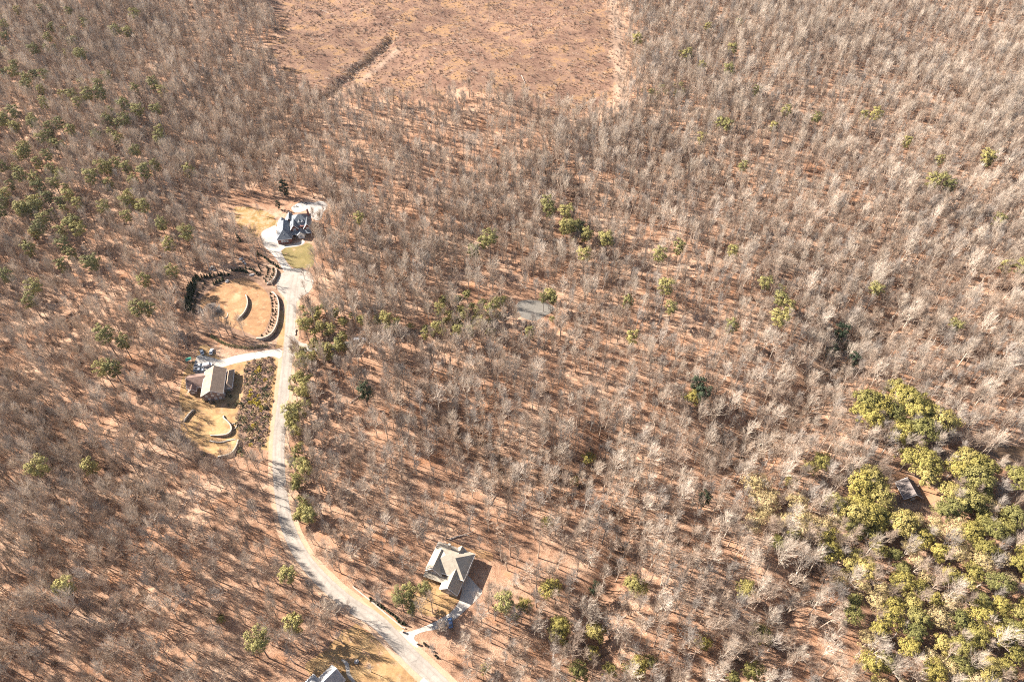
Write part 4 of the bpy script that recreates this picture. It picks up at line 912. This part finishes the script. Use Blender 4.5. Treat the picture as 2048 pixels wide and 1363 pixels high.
# tan-roofed house
h = empty('gabled_house', (-169, 252, 0), math.radians(10.5), 'two-storey house with long tan gable roof and a darker west wing', 'house')
block(h, -5.5, 5.5, -9, 9, 5.6, 9.0, 'gy', 'tan_brick', 'tan_shingle', .6, wins=[('s', -3.3, 4.6, 1.1, 1.3), ('s', 0, 4.6, 1.1, 1.3), ('s', 3.3, 4.6, 1.1, 1.3), ('s', -2.5, 1.7, 1.3, 1.4), ('s', 1, 1.7, 1.1, 1.6), ('s', 3.6, 1.7, 1.1, 1.4), ('s', 0, 7, .8, .8), ('e', -6.5, 4.4, 1.2, 1.3), ('e', -6.5, 1.6, 1.2, 1.3)])
block(h, 5.5, 9.3, -3.5, 9.8, 3.4, 5.2, 'hy', 'tan_brick', 'tan_shingle', .4, wins=[('e', -1, 1.6, 1.2, 1.3), ('e', 3, 1.6, 1.2, 1.3), ('s', 7.4, 1.6, 1.2, 1.3)])
block(h, -15.2, -5.5, .5, 10, 3.2, 6.2, 'gx', 'tan_brick', 'brown_shingle', .5, wins=[('s', -8, 1.6, 1.2, 1.3)])
block(h, -14.2, -10.4, -2.2, 3, 3.0, 4.7, 'gy', 'tan_brick', 'brown_shingle', .4, wins=[('s', -12.3, 1.5, 1.4, 1.2)])
block(h, -3.6, 3.4, 8.5, 11.8, 3.2, 4.8, 'gx', 'tan_brick', 'tan_shingle', .4)
# grey-brown roofed house
h = empty('hipped_house', (-28.1, 144.5, 0), math.radians(-20), 'house with big grey-brown hipped roof, front gables and garage wing beside curved driveway', 'house')
block(h, -8.6, 8.8, -6, 6.6, 5.6, 9.6, 'hx', 'stone_veneer', 'grey_shingle', wins=[('e', -3, 4.3, 1.2, 1.3), ('e', 2, 4.3, 1.2, 1.3), ('e', -1, 1.5, 2, 1.3), ('s', -1, 4.2, 1.1, 1.2)])
block(h, -8.8, -1.8, -7.2, 2, 5.2, 9.2, 'gy', 'stone_veneer', 'grey_shingle', wins=[('s', -5.3, 4.2, 2, 1.5), ('s', -5.3, 1.5, 1.8, 1.6)])
block(h, .4, 8.2, -12.4, -2, 3.5, 7.4, 'gy', 'stone_veneer', 'grey_shingle', wins=[('s', 4.3, 1.7, 2.2, 1.6), ('s', 4.3, 4.9, 1, 1), ('e', -9.5, 1.3, 2.6, 2.3), ('e', -6, 1.3, 2.6, 2.3)])
block(h, 1.2, 4.0, 3, 7.4, 5.8, 7.6, 'gy', 'stone_veneer', 'grey_shingle', .3)
lean(h, -9.4, .3, -9.8, -7.1, 3.0, 4.0, 'grey_shingle'); posts(h, [(-9, -9.5), (-6.8, -9.5), (-4.6, -9.5), (-2.4, -9.5), (-.2, -9.5)], 3.05, 'timber')
c = MB(); c.box(-3, -1.8, 4.5, 5.5, 5, 11); c.build('chimney', 'stone_veneer', h)
# pale-roofed house at the bottom edge
h = empty('pale_roofed_house', (-77.5, 90.5, 0), math.radians(-42), 'pale grey roofed house cut by the bottom edge of the photo', 'house')
block(h, -3.9, 3.9, 0, 8.6, 3.4, 7.2, 'gy', 'tan_brick', 'pale_shingle', .5)
block(h, -6.5, 7.5, -12, 1.2, 3.6, 8.2, 'hx', 'tan_brick', 'pale_shingle', .6)
# shed
h = empty('old_shed', (199, 183.5, 0), math.radians(4), 'weathered metal-roofed shed on bare red soil among evergreens', 'shed')
block(h, -4.6, 4.2, -4.2, 4.8, 2.6, 6.0, 'gy', 'timber', 'rusty_metal', .5, wins=[('s', 0, 1.3, 1.6, 1.8)])

# ------------------------------------------------------------------ vehicles
def car(name, loc, rz, paint, label, kind='car', L=4.6, Wd=1.85, Hh=1.5):
    e = empty(name, (loc[0], loc[1], .1), rz, label, 'truck' if kind == 'truck' else 'van' if kind == 'van' else 'car')
    hw = Wd/2
    def prof(pts, w0, nm, mat):
        mb = MB(); n = len(pts); ins = .08
        vs = [(x, -w0+ins, z) for x, z in pts]+[(x, w0-ins, z) for x, z in pts]
        c = [(x*.98, z*.97+.02) for x, z in pts]
        mb.add([(x, -w0, z) for x, z in c]+[(x, w0, z) for x, z in c], [tuple(range(n)), tuple(range(n, 2*n))[::-1]]+[(i, n+i, n+(i+1) % n, (i+1) % n) for i in range(n)])
        return mb.build(nm, mat, e)
    a = L/2
    if kind == 'truck':
        prof([(-a,.4),(a,.4),(a,.85),(a-.3,1.0),(a-1.5,1.05),(-.3,1.05),(-a,1.05)], hw, 'body', paint)
        prof([(a-1.5,1.05),(a-2.1,1.75),(a-3.4,1.8),(a-3.7,1.05)], hw-.12, 'cab', 'glass')
        prof([(a-2.05,1.76),(a-2.2,1.86),(a-3.3,1.88),(a-3.42,1.78)], hw-.1, 'cab_roof', paint)
        mb = MB(); mb.box(-a+.15, a-3.85, -hw+.15, hw-.15, 1.06, 1.09); mb.build('bed_floor', 'dark_paint', e)
    elif kind == 'van':
        prof([(-a,.4),(a,.4),(a,.95),(a-.9,1.15),(a-1.5,2.0),(-a+.1,2.05),(-a,1.9)], hw, 'body', paint)
        prof([(a-.95,1.25),(a-1.42,1.85),(a-1.6,1.85),(a-1.6,1.25)], hw+.02, 'windscreen', 'glass')
    else:
        prof([(-a,.35),(a,.35),(a+.02,.65),(a-.3,.85),(a-1.2,.95),(-a+.7,1.0),(-a+.05,.9)], hw, 'body', paint)
        prof([(a-1.15,.93),(a-1.95,1.38),(-a+1.5,1.42),(-a+.55,.98)], hw-.14, 'window_band', 'glass')
        prof([(a-1.9,1.37),(a-2.05,1.47),(-a+1.6,1.5),(-a+1.4,1.4)], hw-.16, 'roof_panel', paint)
    for x in (-a+.85, a-.85):
        for s_ in (-1, 1):
            mb = MB(); mb.tube([(x, s_*(hw-.2), .33), (x, s_*(hw+.03), .33)], [.34, .34], 12, True); wh = mb.build('wheel', 'rubber', e)
            mb = MB(); mb.tube([(x, s_*(hw+.031), .33), (x, s_*(hw+.045), .33)], [.19, .19], 8, True); mb.build('rim', 'silver_paint', wh)
    for s_ in (-1, 1): mb = MB(); mb.box(a-.02, a+.05, s_*hw*.72-.16, s_*hw*.72+.16, .62, .78); mb.build('headlight', 'lamp_glass', e)
    return e
car('blue_car', G(901,1246), math.radians(100), 'blue_paint', 'blue car parked on the curved driveway of the grey-brown roofed house')
car('silver_car', G(*AH2([(530,245)])[0]), math.radians(120), 'silver_paint', 'silver car parked left of the dark-windowed one above the tan-roofed house')
car('parked_suv', G(*AH2([(715,235)])[0]), math.radians(95), 'white_paint', 'white car with dark roof window parked at the top of the parking pad', L=4.9)
car('white_pickup', G(*AH2([(480,515)])[0]), math.radians(8), 'white_paint', 'long white pickup truck parked level beside the tan-roofed house', 'truck', 6.2, 2.1)
car('grey_pickup', G(*AH2([(470,600)])[0]), math.radians(8), 'silver_paint', 'silver pickup truck parked just below the white pickup', 'truck', 6.0, 2.0)
car('utility_trailer_van', G(*AH2([(640,500)])[0]), math.radians(18), 'white_paint', 'white van nosed against the tan-roofed house', 'van', 5.2, 2.0)
car('white_van', G(715,681), math.radians(8), 'white_paint', 'white van parked on the hidden side road, left of the other', 'van', 5.4, 2.0)
car('white_car', G(728,680), math.radians(8), 'white_paint', 'white car parked on the hidden side road, right of the van', L=4.4)

# play tower / green tank by the drive, boulders, mailboxes, patio furniture
x, y = G(*AH2([(285,410)])[0]); e = empty('swing_set', (x, y, 0), .4, 'small green topped swing set at the wood edge left of the pickups', 'swing set')
for s_ in (-1, 1):
    mb = MB(); mb.tube([(s_*2, -1, 0), (s_*2, 0, 2.4)], [.07, .07], 5); mb.build('leg', 'green_plastic', e); mb = MB(); mb.tube([(s_*2, 1, 0), (s_*2, 0, 2.4)], [.07, .07], 5); mb.build('leg', 'green_plastic', e)
mb = MB(); mb.tube([(-2.2, 0, 2.4), (2.2, 0, 2.4)], [.08, .08], 5, True); mb.build('top_bar', 'green_plastic', e)
for s_ in (-.8, .8): mb = MB(); mb.tube([(s_, 0, 2.4), (s_, 0, .6)], [.03, .03], 4); mb.box(s_-.3, s_+.3, -.2, .2, .5, .6); mb.build('swing_seat', 'white_trim', e)
mb = MB(); mb.add([(-1.6, -1.3, 2.0), (1.6, -1.3, 2.0), (1.6, 0, 2.7), (-1.6, 0, 2.7), (1.6, 1.3, 2.0), (-1.6, 1.3, 2.0)], [(0, 1, 2, 3), (3, 2, 4, 5)]); mb.build('canopy', 'green_plastic', e)
def boulder(px_, py_, s_, mat, label):
    x, y, z = GT(px_, py_); mb = MB(); n, m_2 = 9, 6; vs = []; fs = []
    for i in range(m_2):
        for j in range(n):
            a = 2*math.pi*j/n; b = math.pi*i/(m_2-1); r0 = s_*rnd(.78, 1.1); vs.append((r0*math.sin(b)*math.cos(a), r0*.8*math.sin(b)*math.sin(a), s_*.25+r0*.6*math.cos(b)))
    for i in range(m_2-1):
        for j in range(n): fs.append((i*n+j, (i+1)*n+j, (i+1)*n+(j+1) % n, i*n+(j+1) % n))
    mb.add(vs, fs); o = mb.build('boulder', mat); o.location = (x, y, z); tag(o, label, 'boulder', 'boulders round the round lawn')
for (a, b), s_, mt, lb in zip(A5([(445,240),(470,275),(425,265),(835,130),(870,165),(890,190),(975,345),(1000,335),(650,425),(640,440),(395,800)]), [1.6,1.3,1.0,1.8,1.3,1.0,1.4,1.0,1.5,1.1,1.4], ['pale_rock','rock','pale_rock','rock','rock','pale_rock','rock','pale_rock','pale_rock','rock','pale_rock'],
    ['pale boulder, largest of three above left of the round lawn','grey boulder lowest of three above left of the round lawn','small pale boulder left in the trio above the round lawn','large grey boulder at the wood edge above the round lawn','grey boulder just right of the largest grey one','small pale boulder right end of the upper boulder row','grey boulder at the top rim of the round lawn','small pale boulder touching the top rim boulder','pale boulder at the upper left rim of the round lawn','small grey boulder beside the pale rim boulder','pale boulder under the grey tree inside the round lawn']):
    boulder(a, b, s_, mt, lb)
sheet('lawn_dark_patch', smooth_poly(g2(A5([(510,770),(560,700),(620,730),(645,790),(600,845),(520,860),(470,830)])), 2), .07, 'dark_asphalt')  # flat dark oval patch beside the weeping tree
for (a, b), lb in zip(A8([(715,692),(905,852)]), ['brick mailbox pillar on the upper left side of the driveway mouth', 'dark mailbox pillar on the lower right side of the driveway mouth']):
    x, y = G(a, b); e = empty('mailbox', (x, y, .1), .7, lb, 'mailbox'); mb = MB(); mb.box(-.3, .3, -.3, .3, 0, 1.3); mb.build('pillar', 'red_brick', e); mb = MB(); mb.box(-.4, .4, -.4, .4, 1.3, 1.42); mb.build('cap', 'cap_stone', e); mb = MB(); mb.box(-.15, .15, -.45, -.3, .9, 1.15); mb.build('box_door', 'dark_paint', e)
# low pale wall along the road by the driveway mouth
def lowwall(pts, h_, th, mat, name, label):
    L = pts; cx, cy = L[0]; mb = MB()
    for i, ((x1, y1), (x2, y2)) in enumerate(zip(L, L[1:])):
        l = math.hypot(x2-x1, y2-y1); nx, ny = -(y2-y1)/l*th/2, (x2-x1)/l*th/2
        mb.add([(x1+nx-cx, y1+ny-cy, 0), (x2+nx-cx, y2+ny-cy, 0), (x2-nx-cx, y2-ny-cy, 0), (x1-nx-cx, y1-ny-cy, 0), (x1+nx-cx, y1+ny-cy, h_), (x2+nx-cx, y2+ny-cy, h_), (x2-nx-cx, y2-ny-cy, h_), (x1-nx-cx, y1-ny-cy, h_)], [(0, 3, 2, 1), (4, 5, 6, 7), (0, 1, 5, 4), (1, 2, 6, 5), (2, 3, 7, 6), (3, 0, 4, 7)])
    o = mb.build(name, mat); o.location = (cx, cy, 0); return tag(o, label, 'wall')
lowwall(g2(A8([(40,85),(180,200),(260,262),(480,450),(700,630),(745,645)])), .6, .55, 'cap_stone', 'roadside_wall', 'low pale stone wall along the road above the driveway mouth')
lowwall(g2(A2([(1078,165),(1066,185),(1070,215)])), .8, .6, 'cap_stone', 'entrance_wall', 'short pale entrance wall at the corner of the side road')
lowwall(g2(A5([(250,860),(270,780),(290,830),(320,900)])), .5, .8, 'cap_stone', 'garden_edging', 'pale stone edging at the left end of the round lawn')
lowwall(g2(A5([(640,850),(655,880),(640,920),(600,935)])), .5, .35, 'wall_stone', 'seat_wall', 'small curled stone seat wall inside the round lawn')
lowwall(smooth_poly(g2(A3([(1150,470),(1215,455),(1255,490),(1235,545),(1180,572)])), 1, False), .5, .4, 'cap_stone', 'seat_wall', 'small white-rimmed seating bay at the right end of the upper terrace')
for i, (a, b) in enumerate(AH1([(790,200),(830,210),(870,195),(915,205),(660,290),(600,300)])):
    x, y = G(a, b); e = empty('patio_chair', (x, y, .06), i*1.1, ['dark patio chair at the left of the four on the back patio','dark patio chair second of the four on the back patio','dark patio chair third of the four on the back patio','dark patio chair rightmost of the four on the back patio','dark lounge chair on the left arm of the patio','dark lounge chair at the far left end of the patio'][i], 'chair')
    mb = MB(); mb.box(-.4, .4, -.4, .4, .35, .45); mb.build('seat', 'dark_paint', e); mb = MB(); mb.box(-.4, .4, .32, .42, .45, 1.05); mb.build('backrest', 'dark_paint', e)
    for sx in (-.34, .34):
        for sy in (-.34, .34): mb = MB(); mb.box(sx-.04, sx+.04, sy-.04, sy+.04, 0, .35); mb.build('leg', 'dark_paint', e)
x, y = G(*AH4([(1570,950)])[0]); e = empty('garden_fountain', (x, y, .03), 0, 'small dark round garden fountain on the lawn right of the pale-roofed house', 'fountain')
mb = MB(); mb.tube([(0,0,0),(0,0,.5)], [.9, 1.0], 12, True); mb.build('basin', 'rock', e); mb = MB(); mb.tube([(0,0,.5),(0,0,1.2),(0,0,1.3)], [.15, .12, .5], 8, True); mb.build('bowl', 'rock', e)

# ------------------------------------------------------------------ clipped conifers, hedge and garden shrubs
def along(pts, n, jit=.45):
    P = dens(pts, .5); o = []
    for i in range(n):
        a = P[int((i+.5)/n*(len(P)-1))]; o.append((a[0]+rnd(-jit, jit), a[1]+rnd(-jit, jit)))
    return o
rows = [
 (A5([(240,375),(180,450),(145,540),(122,640),(95,740),(72,850)]), 17, 0, 1.1, 'outer dark conifer row left of the round lawn'),
 (A5([(275,400),(225,470),(190,560),(168,650),(150,740),(120,860)]), 14, 0, 1.0, 'second dark conifer row left of the round lawn'),
 (A5([(340,450),(290,530),(245,610),(220,700),(200,790),(190,880)]), 12, 1, .9, 'inner brown conifer row left of the round lawn'),
 (A5([(270,375),(380,372),(460,360),(560,345),(620,345),(700,345)]), 9, 0, .8, 'upper conifer row of the round lawn'),
 (A5([(450,480),(520,440),(580,420),(620,400)]), 6, 0, .9, 'short conifer row above the grey tree on the round lawn'),
 (A5([(1290,650),(1312,740),(1318,850),(1300,970),(1260,1080),(1190,1150),(1090,1185)]), 16, 1, .85, 'conifer row along the long curved wall'),
 (A5([(1225,600),(1262,690),(1270,800),(1265,900),(1235,1010),(1190,1090)]), 12, 1, .7, 'inner conifer row along the long curved wall'),
 (A5([(1275,270),(1285,340),(1255,400),(1210,440),(1160,455)]), 8, 0, .85, 'conifer row behind the short curved wall'),
 (A5([(1190,230),(1210,290),(1190,350),(1150,390),(1100,400)]), 7, 1, .75, 'second conifer row behind the short curved wall'),
 (A5([(1060,220),(1110,270),(1110,320),(1070,350),(1030,300)]), 6, 1, .7, 'scattered conifers left of the short curved wall'),
 (A5([(1060,60),(1150,100),(1230,160),(1290,210),(1370,260)]), 9, 0, .8, 'conifer row beside the upper driveway'),
 (A5([(700,280),(780,280),(860,290),(940,320)]), 7, 0, .75, 'conifer row in the bed above the round lawn'),
 (A5([(890,240),(940,260),(1000,280),(1060,330)]), 6, 0, .65, 'short conifer row at the top of the garden bed'),
 (A8([(255,240),(330,290),(480,400),(640,530),(760,625)]), 18, 0, .55, 'clipped conifer row behind the low roadside wall'),
 (A8([(985,830),(1060,890),(1130,970),(1200,1050)]), 8, 1, .5, 'small shrub row below the driveway mouth'),
 (A1([(645,530),(670,570),(700,610)]), 4, 0, .8, 'short conifer row at the left yard of the slate-roofed house')]
ON = ['first','second','third','fourth','fifth','sixth','seventh','eighth','ninth','tenth','eleventh','twelfth','thirteenth','fourteenth','fifteenth','sixteenth','seventeenth','eighteenth']
for pts, n_, k, s_, nm in rows:
    for j, (x, y) in enumerate(along(g2(pts), n_)):
        z = 0
        e = empty('arborvitae', (x, y, z), rnd(0, 6), f'conifer, {ON[j]} along the {nm}' if 'row' in nm else f'conifer {ON[j]} from the left of the {nm}', 'conifer', nm, (s_*rnd(.85, 1.5),)*2+(s_*rnd(.75, 1.5),))
        part('crown', CV[k][1], e)
hp = dens(smooth_poly(g2(A5([(440,1180),(560,1265),(700,1312),(900,1345),(1080,1325),(1190,1310)])), 2, False), .9); mb = MB(); cx, cy = hp[0]
for x, y in hp:
    for _ in range(2): leaf_cloud(mb, (x-cx+rnd(-.5, .5), y-cy+rnd(-.5, .5), rnd(.5, 1.3)), 1.25, 42, .2, .8, .5)
o = mb.build('hedge', 'hedge_leaves'); o.location = (cx, cy, 0); tag(o, 'long dark green hedge curving above the driveway to the tan-roofed house', 'hedge')
SH = {'gold': ball_shape(1.5, 1.0).mesh('shrub', 'gold_leaves'), 'olive': ball_shape(1.5, 1.05).mesh('shrub', 'olive_leaves'), 'straw': ball_shape(1.3, 1.15).mesh('shrub', 'straw_leaves'), 'plum': ball_shape(1.2, .95).mesh('shrub', 'plum_twigs'), 'dark': ball_shape(1.4, .9).mesh('shrub', 'dark_needles')}
SNAME = {'gold': 'golden yellow shrub', 'olive': 'olive green shrub', 'straw': 'straw coloured ball shrub', 'plum': 'brown leafless shrub', 'dark': 'dark evergreen shrub'}
B = POLY['bedB']; bx_ = [p[0] for p in B]; by_ = [p[1] for p in B]; got = []
goldpx = A2([(760,490),(740,520),(765,510),(700,720),(720,760),(725,790),(745,800),(690,690),(680,730),(710,780),(780,830),(760,780)])
strawpx = A2([(848,695),(820,800),(850,760),(800,810),(815,890),(630,690),(625,750),(735,860),(790,1100),(735,1110),(740,1070),(690,1090),(810,760)])
SL = {k: [] for k in SH}
for (a, b), k in [(p, 'gold') for p in goldpx]+[(p, 'straw') for p in strawpx]:
    x, y = G(a, b, .7); got.append((x, y)); SL[k].append((x, y, rnd(1.1, 1.5)))
tries = 0
while len(got) < 235 and tries < 9000:
    tries += 1; x, y = rnd(min(bx_), max(bx_)), rnd(min(by_), max(by_))
    if inpoly([x], [y], B)[0] and all((x-a)**2+(y-b)**2 > 1.45**2 for a, b in got):
        got.append((x, y)); SL[R.choices(['olive', 'straw', 'plum', 'dark', 'gold'], [.2, .2, .36, .2, .03])[0]].append((x, y, rnd(.75, 1.35)))
for k, l in SL.items():
    l.sort(key=lambda p: -p[1]); nn = len(l)
    for j, (x, y, s_) in enumerate(l):
        o = bpy.data.objects.new('garden_shrub', SH[k]); COL.objects.link(o); o.location = (x, y, .05); o.scale = (s_,)*3; o.rotation_euler = (0, 0, rnd(0, 6))
        d3 = ['upper', 'upper middle', 'middle', 'lower middle', 'lower'][min(4, int(5*j/nn))]
        rk = j-int(math.ceil(nn*min(4, int(5*j/nn))/5))
        tag(o, f'{ON[min(rk, 17)]} {SNAME[k]} down in the {d3} part of the long bed', 'shrub', 'shrubs in the long bed beside the road')
around = AH2([(560,1150),(600,1165),(650,1190),(690,1200),(760,1215),(1045,980),(1040,1260),(1010,1270),(1080,1090),(1085,930),(1120,820),(1150,740),(1195,640),(1230,1200),(1180,1260)])+A3([(1290,890),(1330,940),(1300,1000),(1290,1070),(1340,985),(1380,1060),(580,1030),(560,1060),(620,1050)])
for j, (a, b) in enumerate(around):
    x, y = G(a, b, .5); k = ['dark', 'olive', 'dark', 'straw'][j % 4] if j < 15 else ['straw', 'dark', 'olive'][j % 3]
    o = bpy.data.objects.new('foundation_shrub', SH[k]); COL.objects.link(o); o.location = (x, y, .04); s_ = rnd(.8, 1.3); o.scale = (s_,)*3
    tag(o, f'{ON[j] if j < 15 else ON[j-15]} in order, {SNAME[k]} ' + ('by the tan-roofed house walls' if j < 15 else 'below the lowest bowed wall'), 'shrub', 'shrubs round the tan-roofed house' if j < 15 else 'shrubs below the lowest terrace wall')
x, y = G(424, 622); e = empty('weeping_tree', (x, y, 0), 0, 'dense grey weeping bare tree inside the left end of the round lawn', 'tree')
t = MB(); t.tube([(0, 0, -.3), (.1, 0, 1.5), (0, .1, 3.2)], [.35, .28, .15], 7); t.build('trunk', BARK[3], e); t = MB()
for i in range(620):
    a = rnd(0, 6.28); q = R.random()**.6; rr = 6.3*q*rnd(.8, 1.05); top = 4.6*(1-.55*q*q)+rnd(-.3, .3); ca, sa = math.cos(a), math.sin(a)
    t.tube([(0, 0, 2.6), (ca*rr*.55, sa*rr*.55, top+.5), (ca*rr, sa*rr, top-rnd(.3, 1.6)*q)], [.05, .04, .01], 3)
    for j in range(3): b = rnd(-.5, .5); u = rnd(.45, .9); t.tube([(ca*rr*u, sa*rr*u, top+.2), (math.cos(a+b)*rr*(u+.14), math.sin(a+b)*rr*(u+.14), top+rnd(-.4, .6))], [.03, 0], 3)
t.build('crown', BARK[3], e)
uniq(ITEMS)
for o in COL.objects:
    if o.name.startswith('spruce_tree') and o.get('label'): o['label'] = 'dark green spruce behind the slate-roofed house, ' + ('the tall one shading the patio' if o.scale[0] > .7 else 'the small lower one')
print('objects', len(COL.objects))
